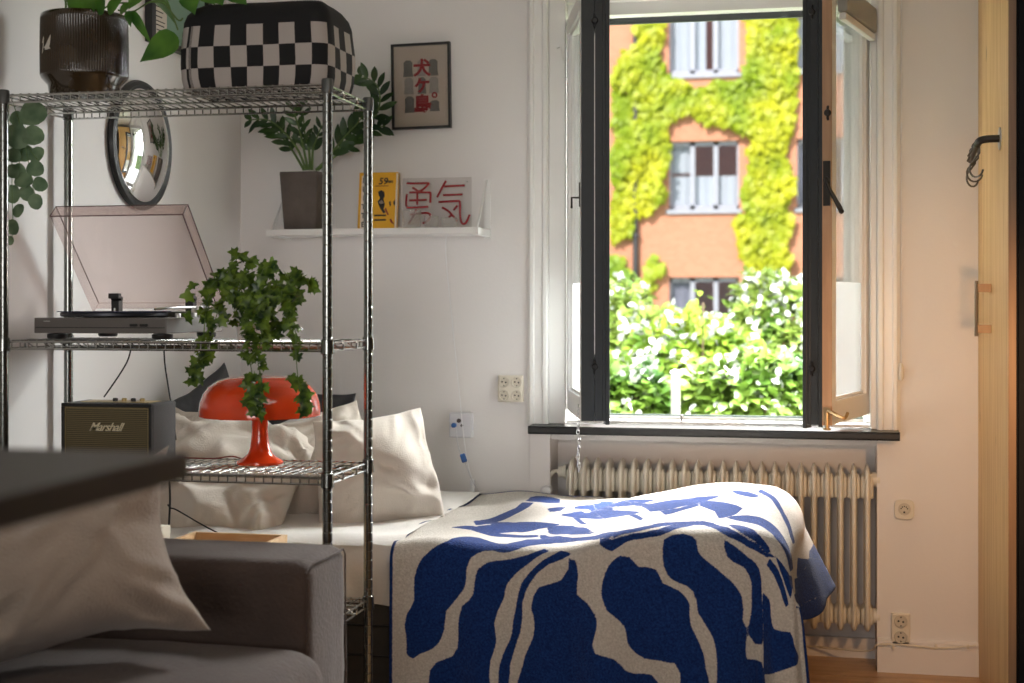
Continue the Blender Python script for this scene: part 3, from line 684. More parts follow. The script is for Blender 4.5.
NAVY = [[(-0.97,3.87),(-0.99,3.809),(-1.008,3.794),(-1.026,3.78),(-1.041,3.765),(-1.055,3.753),(-1.067,3.736),(-1.073,3.718),(-1.079,3.698),(-1.079,3.678),(-1.079,3.657),(-1.079,3.637),(-1.088,3.619),(-1.1,3.602),(-1.106,3.57),(-1.103,3.552),(-1.1,3.532),(-1.1,3.511),(-1.1,3.491),(-1.082,3.476),(-1.064,3.488),(-1.044,3.494),(-1.026,3.502),(-1.011,3.517),(-1.002,3.534),(-0.996,3.555),(-0.993,3.575),(-0.99,3.607),(-0.976,3.625),(-0.961,3.645),(-0.946,3.666),(-0.934,3.686),(-0.931,3.71),(-0.931,3.733),(-0.92,3.765),(-0.899,3.783),(-0.881,3.791),(-0.861,3.794),(-0.84,3.788),(-0.819,3.788),(-0.796,3.797),(-0.769,3.815),(-0.751,3.826),(-0.734,3.838),(-0.71,3.841),(-0.695,3.847),(-0.675,3.844),(-0.657,3.847),(-0.633,3.844),(-0.613,3.835),(-0.589,3.818),(-0.565,3.809),(-0.542,3.8),(-0.524,3.794),(-0.509,3.791),(-0.512,3.809),(-0.527,3.818),(-0.548,3.835),(-0.571,3.856),(-0.595,3.864),(-0.618,3.873),(-0.639,3.879),(-0.663,3.882),(-0.683,3.888),(-0.704,3.899),(-0.725,3.914),(-0.76,3.981),(-0.787,4.007),(-0.807,4.004),(-0.819,3.917),(-0.831,3.847),(-0.852,3.844),(-0.875,3.864),(-0.899,3.885),(-0.925,3.905),(-0.952,3.902)],[(-0.872,3.759),(-0.899,3.739),(-0.905,3.718),(-0.908,3.698),(-0.911,3.669),(-0.925,3.648),(-0.943,3.631),(-0.952,3.599),(-0.955,3.578),(-0.955,3.558),(-0.955,3.534),(-0.958,3.511),(-0.973,3.485),(-0.996,3.473),(-1.017,3.464),(-1.035,3.441),(-1.038,3.406),(-1.041,3.389),(-1.047,3.365),(-1.049,3.342),(-1.038,3.324),(-1.026,3.319),(-1.005,3.316),(-0.985,3.313),(-0.961,3.316),(-0.931,3.327),(-0.905,3.336),(-0.881,3.348),(-0.869,3.354),(-0.858,3.368),(-0.858,3.386),(-0.858,3.409),(-0.861,3.429),(-0.863,3.45),(-0.863,3.467),(-0.861,3.494),(-0.855,3.511),(-0.849,3.532),(-0.846,3.549),(-0.849,3.572),(-0.852,3.596),(-0.843,3.628),(-0.834,3.645),(-0.825,3.666),(-0.822,3.686),(-0.816,3.704),(-0.804,3.718),(-0.787,3.736),(-0.772,3.748),(-0.754,3.762),(-0.74,3.774),(-0.719,3.788),(-0.704,3.797),(-0.719,3.806),(-0.74,3.794),(-0.763,3.783),(-0.79,3.774),(-0.816,3.768),(-0.846,3.765)],[(-0.672,3.797),(-0.692,3.785),(-0.716,3.771),(-0.737,3.753),(-0.754,3.736),(-0.766,3.721),(-0.778,3.704),(-0.784,3.683),(-0.79,3.657),(-0.793,3.637),(-0.799,3.61),(-0.802,3.593),(-0.804,3.57),(-0.81,3.549),(-0.822,3.526),(-0.831,3.502),(-0.837,3.482),(-0.84,3.459),(-0.84,3.432),(-0.84,3.412),(-0.843,3.389),(-0.84,3.368),(-0.84,3.354),(-0.816,3.351),(-0.816,3.365),(-0.813,3.386),(-0.813,3.412),(-0.813,3.438),(-0.81,3.462),(-0.81,3.479),(-0.802,3.508),(-0.796,3.526),(-0.79,3.546),(-0.781,3.57),(-0.778,3.59),(-0.775,3.61),(-0.775,3.634),(-0.775,3.651),(-0.769,3.672),(-0.763,3.689),(-0.748,3.715),(-0.731,3.736),(-0.701,3.759),(-0.68,3.765),(-0.663,3.771),(-0.639,3.783)],[(-0.648,3.771),(-0.63,3.762),(-0.624,3.745),(-0.621,3.721),(-0.624,3.695),(-0.624,3.669),(-0.595,3.64),(-0.574,3.605),(-0.568,3.587),(-0.568,3.567),(-0.574,3.546),(-0.58,3.526),(-0.571,3.502),(-0.548,3.488),(-0.521,3.47),(-0.503,3.447),(-0.492,3.429),(-0.471,3.415),(-0.447,3.412),(-0.424,3.409),(-0.403,3.386),(-0.391,3.368),(-0.376,3.351),(-0.376,3.327),(-0.403,3.307),(-0.415,3.304),(-0.427,3.301),(-0.444,3.298),(-0.462,3.301),(-0.48,3.304),(-0.497,3.31),(-0.518,3.319),(-0.539,3.327),(-0.562,3.333),(-0.589,3.336),(-0.616,3.336),(-0.642,3.339),(-0.666,3.339),(-0.686,3.342),(-0.707,3.345),(-0.725,3.345),(-0.742,3.345),(-0.757,3.348),(-0.769,3.348),(-0.79,3.362),(-0.799,3.386),(-0.796,3.409),(-0.79,3.435),(-0.781,3.462),(-0.775,3.482),(-0.769,3.505),(-0.76,3.526),(-0.751,3.546),(-0.745,3.561),(-0.742,3.581),(-0.742,3.599),(-0.745,3.619),(-0.751,3.637),(-0.745,3.669),(-0.731,3.695),(-0.713,3.701),(-0.689,3.707),(-0.669,3.713),(-0.648,3.742)],[(-0.509,3.739),(-0.524,3.733),(-0.539,3.721),(-0.548,3.704),(-0.554,3.686),(-0.557,3.669),(-0.557,3.648),(-0.551,3.628),(-0.542,3.605),(-0.527,3.587),(-0.512,3.57),(-0.497,3.549),(-0.492,3.532),(-0.489,3.508),(-0.483,3.491),(-0.468,3.47),(-0.444,3.453),(-0.424,3.45),(-0.4,3.45),(-0.379,3.447),(-0.362,3.447),(-0.347,3.421),(-0.347,3.406),(-0.347,3.383),(-0.35,3.356),(-0.35,3.336),(-0.344,3.321),(-0.323,3.31),(-0.294,3.307),(-0.273,3.324),(-0.27,3.336),(-0.27,3.354),(-0.27,3.371),(-0.27,3.394),(-0.273,3.415),(-0.279,3.435),(-0.282,3.456),(-0.285,3.473),(-0.294,3.497),(-0.303,3.517),(-0.311,3.532),(-0.32,3.549),(-0.323,3.578),(-0.323,3.605),(-0.332,3.622),(-0.347,3.637),(-0.371,3.648),(-0.394,3.657),(-0.403,3.678),(-0.412,3.692),(-0.433,3.698),(-0.459,3.701),(-0.483,3.73)],[(-0.391,3.774),(-0.394,3.753),(-0.394,3.724),(-0.391,3.701),(-0.382,3.68),(-0.371,3.669),(-0.353,3.66),(-0.332,3.654),(-0.314,3.64),(-0.306,3.619),(-0.303,3.602),(-0.3,3.581),(-0.291,3.57),(-0.282,3.555),(-0.27,3.537),(-0.261,3.52),(-0.255,3.502),(-0.252,3.482),(-0.25,3.459),(-0.25,3.435),(-0.25,3.415),(-0.252,3.389),(-0.255,3.362),(-0.255,3.342),(-0.25,3.327),(-0.235,3.319),(-0.214,3.316),(-0.19,3.313),(-0.17,3.313),(-0.146,3.313),(-0.111,3.319),(-0.093,3.336),(-0.084,3.356),(-0.081,3.38),(-0.087,3.4),(-0.093,3.424),(-0.102,3.441),(-0.111,3.453),(-0.155,3.462),(-0.173,3.464),(-0.176,3.482),(-0.176,3.502),(-0.173,3.526),(-0.173,3.543),(-0.185,3.567),(-0.182,3.593),(-0.185,3.622),(-0.19,3.637),(-0.202,3.654),(-0.214,3.669),(-0.232,3.683),(-0.252,3.701),(-0.27,3.715),(-0.288,3.73),(-0.3,3.745),(-0.306,3.777),(-0.32,3.788),(-0.341,3.794),(-0.368,3.788)],[(-0.232,3.777),(-0.232,3.756),(-0.223,3.73),(-0.208,3.718),(-0.19,3.71),(-0.176,3.701),(-0.167,3.683),(-0.161,3.663),(-0.161,3.642),(-0.161,3.622),(-0.161,3.599),(-0.164,3.575),(-0.17,3.549),(-0.17,3.529),(-0.152,3.502),(-0.108,3.502),(-0.105,3.514),(-0.102,3.532),(-0.102,3.555),(-0.105,3.578),(-0.108,3.602),(-0.114,3.622),(-0.117,3.64),(-0.12,3.669),(-0.126,3.689),(-0.134,3.704),(-0.152,3.721),(-0.17,3.733),(-0.188,3.748),(-0.208,3.762)],[(-0.111,3.642),(-0.072,3.628),(-0.064,3.613),(-0.058,3.59),(-0.049,3.567),(-0.034,3.552),(0.022,3.549),(0.081,3.552),(0.105,3.537),(0.117,3.517),(0.158,3.491),(0.14,3.47),(0.096,3.462),(0.043,3.45),(-0.016,3.441),(-0.066,3.429),(-0.099,3.424),(-0.099,3.459),(-0.099,3.473),(-0.099,3.494),(-0.102,3.517),(-0.105,3.54),(-0.105,3.567),(-0.108,3.59),(-0.111,3.61),(-0.111,3.628)],[(0.046,3.996),(0.087,4.107),(0.122,4.282),(0.152,4.416),(0.184,4.404),(0.208,4.404),(0.229,4.401),(0.243,4.34),(0.223,4.194),(0.187,4.069),(0.179,4.007),(0.229,3.689),(0.205,3.704),(0.143,3.937),(0.114,3.946),(0.081,3.958),(0.06,3.978)],[(-0.229,3.888),(-0.217,3.888),(-0.193,3.867),(-0.17,3.838),(-0.146,3.803),(-0.12,3.785),(-0.093,3.771),(-0.078,3.756),(-0.102,3.748),(-0.128,3.759),(-0.152,3.777),(-0.173,3.788),(-0.193,3.803),(-0.214,3.826)],[(-0.241,3.969),(-0.229,3.981),(-0.202,3.984),(-0.179,3.981),(-0.152,3.964),(-0.123,3.943),(-0.093,3.92),(-0.064,3.896),(-0.031,3.876),(0.004,3.873),(0.04,3.905),(0.066,3.911),(0.081,3.785),(0.046,3.788),(0.001,3.794),(-0.037,3.8),(-0.072,3.809),(-0.105,3.832),(-0.137,3.867),(-0.164,3.893),(-0.19,3.92),(-0.223,3.952)],[(-0.158,4.325),(-0.134,4.261),(-0.108,4.159),(-0.09,4.101),(-0.075,4.063),(-0.046,4.028),(-0.025,4.001),(-0.002,3.99),(-0.007,3.955),(-0.031,3.958),(-0.052,3.99),(-0.072,4.013),(-0.087,4.042),(-0.105,4.077),(-0.12,4.118),(-0.143,4.162),(-0.164,4.255)],[(-0.32,4.142),(-0.303,4.147),(-0.276,4.13),(-0.25,4.107),(-0.217,4.072),(-0.196,4.039),(-0.211,3.996),(-0.235,3.969),(-0.258,3.958),(-0.273,4.013),(-0.3,4.034),(-0.323,4.054)],[(-0.565,3.788),(-0.551,3.771),(-0.53,3.756),(-0.515,3.762),(-0.492,3.771),(-0.474,3.774),(-0.453,3.774),(-0.433,3.777),(-0.412,3.78),(-0.397,3.785),(-0.376,3.797),(-0.359,3.812),(-0.338,3.829),(-0.317,3.87),(-0.291,3.876),(-0.267,3.823),(-0.244,3.8),(-0.223,3.785),(-0.205,3.777),(-0.185,3.768),(-0.17,3.759),(-0.14,3.748),(-0.102,3.739),(-0.049,3.75),(-0.102,3.759),(-0.14,3.768),(-0.17,3.78),(-0.19,3.794),(-0.217,3.815),(-0.241,3.861),(-0.27,3.914),(-0.297,3.923),(-0.32,3.911),(-0.344,3.891),(-0.365,3.867),(-0.382,3.832),(-0.406,3.806),(-0.427,3.8),(-0.447,3.794),(-0.474,3.794),(-0.492,3.791),(-0.515,3.791),(-0.533,3.791),(-0.568,3.818)],[(-0.084,3.739),(-0.028,3.718),(-0.002,3.698),(0.022,3.675),(0.046,3.648),(0.06,3.628),(0.04,3.616),(0.016,3.634),(-0.01,3.66),(-0.034,3.678),(-0.055,3.695),(-0.099,3.718)],[(-0.052,3.756),(-0.019,3.753),(0.043,3.753),(0.09,3.765),(0.119,3.864),(0.149,3.896),(0.184,3.899),(0.226,3.829),(0.072,3.648),(0.052,3.663),(0.031,3.68),(0.01,3.701),(-0.016,3.721),(-0.04,3.745)],[(-0.778,4.384),(-0.775,4.416),(-0.754,4.439),(-0.728,4.466),(-0.678,4.366),(-0.639,4.293),(-0.601,4.235),(-0.562,4.185),(-0.527,4.13),(-0.495,4.048),(-0.483,4.013),(-0.489,4.001),(-0.512,4.016),(-0.545,4.045),(-0.583,4.104),(-0.616,4.142),(-0.651,4.188),(-0.689,4.229),(-0.731,4.293),(-0.766,4.366)],[(-0.993,4.08),(-0.987,4.092),(-0.976,4.112),(-0.958,4.139),(-0.943,4.191),(-0.928,4.25),(-0.902,4.252),(-0.878,4.25),(-0.843,4.232),(-0.804,4.212),(-0.769,4.194),(-0.745,4.177),(-0.74,4.165),(-0.748,4.162),(-0.763,4.153),(-0.787,4.15),(-0.813,4.144),(-0.84,4.133),(-0.863,4.112),(-0.884,4.086),(-0.899,4.06),(-0.928,4.039),(-0.961,4.045),(-0.985,4.06)],[(-0.497,4.142),(-0.483,4.139),(-0.459,4.124),(-0.433,4.118),(-0.406,4.13),(-0.382,4.156),(-0.359,4.194),(-0.332,4.212),(-0.303,4.212),(-0.282,4.206),(-0.27,4.197),(-0.276,4.182),(-0.297,4.159),(-0.32,4.098),(-0.344,4.039),(-0.365,4.01),(-0.385,3.984),(-0.409,3.969),(-0.433,3.966),(-0.45,3.975)],[(-0.71,4.556),(-0.701,4.571),(-0.68,4.597),(-0.651,4.62),(-0.583,4.346),(-0.554,4.299),(-0.521,4.258),(-0.492,4.232),(-0.468,4.203),(-0.459,4.185),(-0.465,4.171),(-0.486,4.174),(-0.512,4.182),(-0.542,4.203),(-0.568,4.226),(-0.601,4.264),(-0.642,4.349),(-0.698,4.544)],[(-0.244,4.27),(-0.22,4.267),(-0.19,4.25),(-0.152,4.136),(-0.167,4.121),(-0.193,4.147),(-0.22,4.191)],[(-0.686,4.617),(-0.669,4.62),(-0.642,4.617),(-0.571,4.296),(-0.542,4.247),(-0.512,4.206),(-0.486,4.168),(-0.456,4.121),(-0.433,4.098),(-0.409,4.092),(-0.388,4.109),(-0.373,4.153),(-0.347,4.206),(-0.335,4.215),(-0.347,4.197),(-0.365,4.118),(-0.391,4.066),(-0.409,4.06),(-0.43,4.063),(-0.456,4.092),(-0.486,4.136),(-0.512,4.168),(-0.536,4.197),(-0.568,4.232),(-0.598,4.27),(-0.63,4.349),(-0.678,4.553)],[(-1.005,4.168),(-1.017,4.325),(-0.996,4.398),(-0.982,4.445),(-0.964,4.492),(-0.949,4.527),(-0.943,4.609),(-0.905,4.606),(-0.908,4.55),(-0.923,4.489),(-0.937,4.445),(-0.949,4.384),(-0.958,4.308),(-0.955,4.18),(-0.97,4.133),(-0.985,4.118)],[(-0.967,4.229),(-0.958,4.285),(-0.925,4.276),(-0.89,4.244),(-0.852,4.215),(-0.822,4.185),(-0.804,4.142),(-0.822,4.13),(-0.846,4.112),(-0.875,4.109),(-0.905,4.112),(-0.943,4.124)],[(-0.778,4.156),(-0.76,4.165),(-0.728,4.153),(-0.695,4.127),(-0.651,4.019),(-0.613,3.931),(-0.595,3.896),(-0.607,3.888),(-0.642,3.902),(-0.663,3.911),(-0.692,3.943),(-0.731,4.036),(-0.754,4.077)],[(-0.843,4.506),(-0.813,4.521),(-0.781,4.521),(-0.79,4.46),(-0.822,4.442)],[(-0.748,4.544),(-0.734,4.55),(-0.707,4.553),(-0.68,4.559),(-0.627,4.352),(-0.583,4.215),(-0.607,4.241),(-0.645,4.293),(-0.701,4.48)],[(-1.052,4.077),(-1.041,4.089),(-1.017,4.104),(-0.99,4.107),(-0.955,4.083),(-0.92,4.057),(-0.89,4.057),(-0.863,4.072),(-0.837,4.077),(-0.81,4.086),(-0.79,4.083),(-0.784,4.054),(-0.802,4.045),(-0.828,4.036),(-0.852,4.019),(-0.872,4.007),(-0.89,3.987),(-0.911,3.984),(-0.949,4.022),(-0.987,4.057),(-1.029,4.072)],[(-0.757,4.53),(-0.722,4.559),(-0.695,4.55),(-0.636,4.343),(-0.607,4.264),(-0.61,4.247),(-0.642,4.302),(-0.701,4.495),(-0.731,4.498),(-0.751,4.498)],[(-0.76,4.46),(-0.722,4.474),(-0.683,4.384),(-0.636,4.232),(-0.568,4.022),(-0.601,4.136),(-0.636,4.206),(-0.669,4.267),(-0.713,4.413)],[(-0.533,4.06),(-0.489,3.987),(-0.459,3.902),(-0.468,3.891),(-0.492,3.949)],[(-0.565,4.305),(-0.53,4.244),(-0.5,4.188),(-0.468,4.118),(-0.435,4.045),(-0.418,4.019),(-0.418,3.993),(-0.435,4.01),(-0.465,4.063),(-0.497,4.136),(-0.521,4.182)],[(-0.421,3.964),(-0.397,3.975),(-0.368,3.996),(-0.341,4.045),(-0.32,4.101),(-0.317,4.051),(-0.338,4.007),(-0.365,3.966),(-0.385,3.937),(-0.403,3.923)],[(-0.834,4.474),(-0.837,4.515),(-0.81,4.512),(-0.79,4.506),(-0.807,4.439)],[(-0.725,4.279),(-0.692,4.232),(-0.621,4.016),(-0.672,4.127)],[(-0.769,4.109),(-0.754,4.144),(-0.731,4.142),(-0.704,4.127),(-0.642,3.952),(-0.601,3.902),(-0.613,3.902),(-0.636,3.908),(-0.666,3.923),(-0.689,3.94),(-0.742,4.069)],[(-0.784,4.083),(-0.766,4.074),(-0.716,3.961),(-0.686,3.908),(-0.657,3.885),(-0.633,3.873),(-0.61,3.858),(-0.589,3.861),(-0.568,3.864),(-0.548,3.853),(-0.521,3.823),(-0.497,3.818),(-0.477,3.815),(-0.456,3.821),(-0.435,3.832),(-0.418,3.85),(-0.397,3.861),(-0.376,3.87),(-0.356,3.885),(-0.335,3.896),(-0.317,3.908),(-0.306,3.914),(-0.303,3.885),(-0.32,3.876),(-0.347,3.864),(-0.373,3.847),(-0.391,3.829),(-0.412,3.815),(-0.435,3.806),(-0.456,3.8),(-0.474,3.797),(-0.497,3.797),(-0.518,3.797),(-0.539,3.803),(-0.557,3.806),(-0.577,3.812),(-0.607,3.835),(-0.627,3.847),(-0.654,3.861),(-0.68,3.87),(-0.71,3.888),(-0.74,3.931),(-0.772,4.019)],[(-0.943,4.646),(-0.949,4.763),(-0.931,4.789),(-0.905,4.804),(-0.875,4.804),(-0.849,4.781),(-0.819,4.617),(-0.837,4.614),(-0.863,4.614),(-0.896,4.623),(-0.923,4.626)]]
# ================================================================ soft furnishings
def softbox(mb, x0, x1, y0, y1, z0, z1, r, n=(10, 10, 4), amp=0, freq=6, seed=0, crown=0):
    lo, hi = V((x0, y0, z0)), V((x1, y1, z1)); c = (lo+hi)/2; h = (hi-lo)/2
    rr = r if isinstance(r, (tuple, list)) else (r, r, r)
    bm = bmesh.new(); idx = {}
    def vert(i, j, k):
        key = (i, j, k)
        if key in idx: return idx[key]
        p = V((lo.x+(hi.x-lo.x)*i/n[0], lo.y+(hi.y-lo.y)*j/n[1], lo.z+(hi.z-lo.z)*k/n[2]))
        q = V([min(max(p[a], lo[a]+rr[a]), hi[a]-rr[a]) for a in range(3)])
        d = V([(p[a]-q[a])/rr[a] for a in range(3)])
        if d.length > 0:
            # share the grid out evenly over the rounded border
            d = d.normalized(); p = q+V([d[a]*rr[a] for a in range(3)])
        if crown and p.z > c.z:
            p.z += crown*(1-((p.x-c.x)/h.x)**2)*(1-((p.y-c.y)/h.y)**2)
        if amp:
            nn = noise.noise(p*freq+V((seed, 0, 0)))+.5*noise.noise(p*freq*2.3+V((0, seed, 0)))
            p = p+(p-c).normalized()*amp*nn
        idx[key] = len(vs); vs.append(p); return idx[key]
    vs = []; fs = []
    nx, ny, nz = n
    for i in range(nx):
        for j in range(ny):
            fs.append((vert(i, j, 0), vert(i, j+1, 0), vert(i+1, j+1, 0), vert(i+1, j, 0)))
            fs.append((vert(i, j, nz), vert(i+1, j, nz), vert(i+1, j+1, nz), vert(i, j+1, nz)))
        for k in range(nz):
            fs.append((vert(i, 0, k), vert(i+1, 0, k), vert(i+1, 0, k+1), vert(i, 0, k+1)))
            fs.append((vert(i, ny, k), vert(i, ny, k+1), vert(i+1, ny, k+1), vert(i+1, ny, k)))
    for j in range(ny):
        for k in range(nz):
            fs.append((vert(0, j, k), vert(0, j, k+1), vert(0, j+1, k+1), vert(0, j+1, k)))
            fs.append((vert(nx, j, k), vert(nx, j+1, k), vert(nx, j+1, k+1), vert(nx, j, k+1)))
    return mb.add(vs, fs)
def frame(c, nrm, roll=0):
    """matrix whose local z looks along nrm, local y is upward"""
    z = V(nrm).normalized(); x = V((0, 0, 1)).cross(z)
    if x.length < 1e-4: x = V((1, 0, 0))
    x.normalize(); y = z.cross(x)
    return Matrix.Translation(V(c)) @ Matrix((x, y, z)).transposed().to_4x4() @ Matrix.Rotation(math.radians(roll), 4, 'Z')
def pillow(name, label, cat, c, nrm, w, h, t, m, roll=0, seed=0, wr=.010, group=None, sag=.0, ear=.09, res=56, dent=None, fat=0):
    M = frame(c, nrm, roll); mb = MB(); mb.M = M
    def side(sg):
        def fn(a, b):
            u, v = -math.cos(PI*a), -math.cos(PI*b)
            x = w/2*u*(1-ear*(1-v*v)*(abs(u)**1.5)); y = h/2*v*(1-ear*(1-u*u)*(abs(v)**1.5))
            x *= 1-fat*v*(1-.3*abs(v)); y *= 1+.10*fat/.1*(.5*(u*v > 0)*u*v)
            th = (max(0, 1-u*u)**.55*max(0, 1-v*v)**.55)
            z = sg*t/2*(th*(1-.25*sag*v))
            e = min(1, th*3.0)
            p = V((x*4, y*4, sg*2+seed*7.3))
            q = p+V((noise.noise(p*1.3), noise.noise(p*1.3+V((9, 0, 0))), 0))*.9
            f = 1-abs(noise.noise(q*1.25)); f2 = 1-abs(noise.noise(q*2.6+V((3, 7, 1))))
            ang = math.atan2(v, u); rad = math.hypot(u, v)
            pk = math.cos(ang*4+PI)          # creases run in from the corners
            z += sg*e*wr*(1.7*(f-.75)+1.0*(f2-.75)*(.5+rad)+.55*math.sin(ang*14+4*noise.noise(p))*rad*rad*(pk > 0)*.6)
            if dent: z -= sg*dent[2]*math.exp(-((u-dent[0])**2+(v-dent[1])**2)/.12)*(sg > 0)
            x += .012*noise.noise(V((v*1.7, seed, 1)))*abs(u); y += .012*noise.noise(V((u*1.7, seed, 5)))*abs(v)
            y -= sag*.06*h*(1-abs(u))*(v > 0)*v
            return V((x, y, z))
        return fn
    mb.grid(res, res, side(1)); mb.grid(res, res, side(-1))
    o = mb.build(name, m, recalc=True, angle=180)
    bm = bmesh.new(); bm.from_mesh(o.data); bmesh.ops.remove_doubles(bm, verts=bm.verts, dist=.0004); bmesh.ops.recalc_face_normals(bm, faces=bm.faces); bm.to_mesh(o.data); bm.free()
    o.data.shade_smooth()
    return tag(o, label, cat, group)
LINEN = mat('beige_linen', (.70, .63, .55), .85, var=.04, vscale=9, bump=.25, bscale=240, sheen=.2)
FUZZ = mat('fluffy_linen', (.40, .325, .265), .95, var=.08, vscale=25, bump=.5, bscale=190, sheen=.5)
SHEET = mat('white_sheet', (.80, .77, .73), .85, var=.02, bump=.15, bscale=90)
GREYC = mat('charcoal_fabric', (.045, .046, .05), .9, var=.15, bump=.2, bscale=250)
BEDB = mat('bed_base_fabric', (.055, .048, .04), .85, var=.2, vscale=30, bump=.2, bscale=200)
SOFAM = mat('taupe_grey_velvet', (.064, .042, .034), .85, var=.25, vscale=14, bump=.3, bscale=110, sheen=.2)
# ---------------------------------------------------------------- bed
bed = thing('bed', 'single bed made with white sheets along the window wall under the blue blanket', 'bed', (-1.06, 4.36, 0))
bs_ = MB(); softbox(bs_, -2.06, -.09, 3.835, 4.89, .06, .425, .02, (20, 12, 4)); bs_.build('bed_base', BEDB, bed)
bs_ = MB()
for z in (.155, .26, .345): bs_.box(-2.05, -.10, 3.832, 3.836, z, z+.004)
bs_.build('seam', HOLE, bed, smooth=False)
for x in (-1.98, -.17):
    for y in (3.92, 4.81): MB().lathe([(.022, 0), (.028, .062), (0, .063)], (x, y, 0), 12).build('leg', HOLE, bed)
mt = MB(); softbox(mt, -2.075, -.08, 3.845, 4.895, .425, .572, (.05, .05, .05), (70, 40, 10), amp=.006, freq=7, seed=2)
mt.build('mattress', SHEET, bed)
# crumpled top sheet near the pillows
sh_ = MB()
def sheetfn(a, b):
    x = -2.05+a*.92; y = 3.835+b*1.05
    n_ = noise.noise(V((x*6, y*6, 1)))+.6*(1-abs(noise.noise(V((x*9+2*noise.noise(V((x*3, y*3, 4))), y*5, 9)))))
    d = max(0, .06-(y-3.835))
    return V((x, y-.012*(b < .02), .578+.011*n_+.012-d*d*7))
sh_.grid(80, 70, sheetfn)
def sheetfront(a, b):
    x = -2.05+a*.92; k = noise.noise(V((x*7, b*2.2, 6)))
    return V((x, 3.826-.012*math.sin(PI*b)*(.6+k)-.008*math.sin(x*31+b*4), .575+.006*k-b*(.165+.015*noise.noise(V((x*4, 0, 2))))))
sh_.grid(80, 14, sheetfront)
sh_.build('top_sheet', SHEET, bed, recalc=False)
# ---------------------------------------------------------------- blanket
NAVY.append([(.10, 3.92), (.23, 3.92), (.23, 4.75), (.13, 4.8), (.10, 4.5), (.085, 4.2)])
NAVYP = [np.array(p, dtype=float) for p in NAVY]
def navy_sdf(a, b):
    d2 = np.full(a.shape, 1e9); ins = np.zeros(a.shape, bool)
    for P in NAVYP:
        c_ = np.zeros(a.shape, bool)
        for i in range(len(P)):
            x0, y0 = P[i-1]; x1, y1 = P[i]
            ex, ey = x1-x0, y1-y0; L = ex*ex+ey*ey+1e-12
            t_ = np.clip(((a-x0)*ex+(b-y0)*ey)/L, 0, 1)
            d2 = np.minimum(d2, (a-x0-t_*ex)**2+(b-y0-t_*ey)**2)
            if y0 != y1:
                c_ ^= ((y0 > b) != (y1 > b)) & (a < (x1-x0)*(b-y0)/(y1-y0)+x0)
        ins |= c_
    return np.where(ins, 1, -1)*np.sqrt(d2)
na, nb = 270, 310
ga, gb = np.meshgrid(np.linspace(BA0, BA1, na), np.linspace(BB0, BB1, nb))
bxx, byy, bzz = drape(ga, gb)
sd = navy_sdf(ga, gb)
hem = np.minimum(np.minimum(ga-BA0, BA1-ga), np.minimum(gb-BB0, BB1-gb))
sd = np.maximum(sd, .009-hem)             # overlocked navy hem all round
me = bpy.data.meshes.new('blanket')
idx = np.arange(na*nb).reshape(nb, na)
quads = np.stack([idx[:-1, :-1], idx[:-1, 1:], idx[1:, 1:], idx[1:, :-1]], -1).reshape(-1, 4)
me.from_pydata(np.stack([bxx, byy, bzz], -1).reshape(-1, 3).tolist(), [], quads.tolist())
at = me.attributes.new('weave', 'FLOAT', 'POINT'); at.data.foreach_set('value', np.clip(sd.reshape(-1), -.05, .05).astype(np.float32))
me.shade_smooth()
BLK_M = bpy.data.materials.new('blue_and_beige_wool'); BLK_M.use_nodes = True
nt = BLK_M.node_tree; bs = nt.nodes['Principled BSDF']; bs.inputs['Roughness'].default_value = .95; bs.inputs['Sheen Weight'].default_value = .1; bs.inputs['Sheen Roughness'].default_value = .5
bs.inputs['Specular IOR Level'].default_value = .15
an = nt.nodes.new('ShaderNodeAttribute'); an.attribute_name = 'weave'
tc = nt.nodes.new('ShaderNodeTexCoord'); n1 = nt.nodes.new('ShaderNodeTexNoise'); n1.inputs['Scale'].default_value = 260; n1.inputs['Detail'].default_value = 3
nt.links.new(tc.outputs['Object'], n1.inputs['Vector'])
ma = nt.nodes.new('ShaderNodeMath'); ma.operation = 'MULTIPLY_ADD'; ma.inputs[1].default_value = .006; ma.inputs[2].default_value = -.003
nt.links.new(n1.outputs['Fac'], ma.inputs[0])
ad = nt.nodes.new('ShaderNodeMath'); ad.operation = 'ADD'; nt.links.new(an.outputs['Fac'], ad.inputs[0]); nt.links.new(ma.outputs[0], ad.inputs[1])
mr = nt.nodes.new('ShaderNodeMapRange'); mr.inputs['From Min'].default_value = -.0012; mr.inputs['From Max'].default_value = .0012
nt.links.new(ad.outputs[0], mr.inputs['Value'])
def speck(c1, c2):
    n_ = nt.nodes.new('ShaderNodeTexNoise'); n_.inputs['Scale'].default_value = 170; n_.inputs['Detail'].default_value = 4; nt.links.new(tc.outputs['Object'], n_.inputs['Vector'])
    c_ = nt.nodes.new('ShaderNodeValToRGB'); c_.color_ramp.elements[0].position = .3; c_.color_ramp.elements[1].position = .7
    c_.color_ramp.elements[0].color = (*c1, 1); c_.color_ramp.elements[1].color = (*c2, 1); nt.links.new(n_.outputs['Fac'], c_.inputs[0]); return c_
cb_, cn_ = speck((.50, .46, .41), (.68, .64, .58)), speck((.004, .018, .095), (.012, .050, .22))
mx = nt.nodes.new('ShaderNodeMixRGB'); nt.links.new(mr.outputs[0], mx.inputs[0]); nt.links.new(cb_.outputs[0], mx.inputs[1]); nt.links.new(cn_.outputs[0], mx.inputs[2])
nt.links.new(mx.outputs[0], bs.inputs['Base Color'])
n2 = nt.nodes.new('ShaderNodeTexNoise'); n2.inputs['Scale'].default_value = 210; nt.links.new(tc.outputs['Object'], n2.inputs['Vector'])
bp = nt.nodes.new('ShaderNodeBump'); bp.inputs['Strength'].default_value = .55; bp.inputs['Distance'].default_value = .006; nt.links.new(n2.outputs['Fac'], bp.inputs['Height']); nt.links.new(bp.outputs[0], bs.inputs['Normal'])
me.materials.append(BLK_M)
bl = bpy.data.objects.new('blanket', me); COL.objects.link(bl)
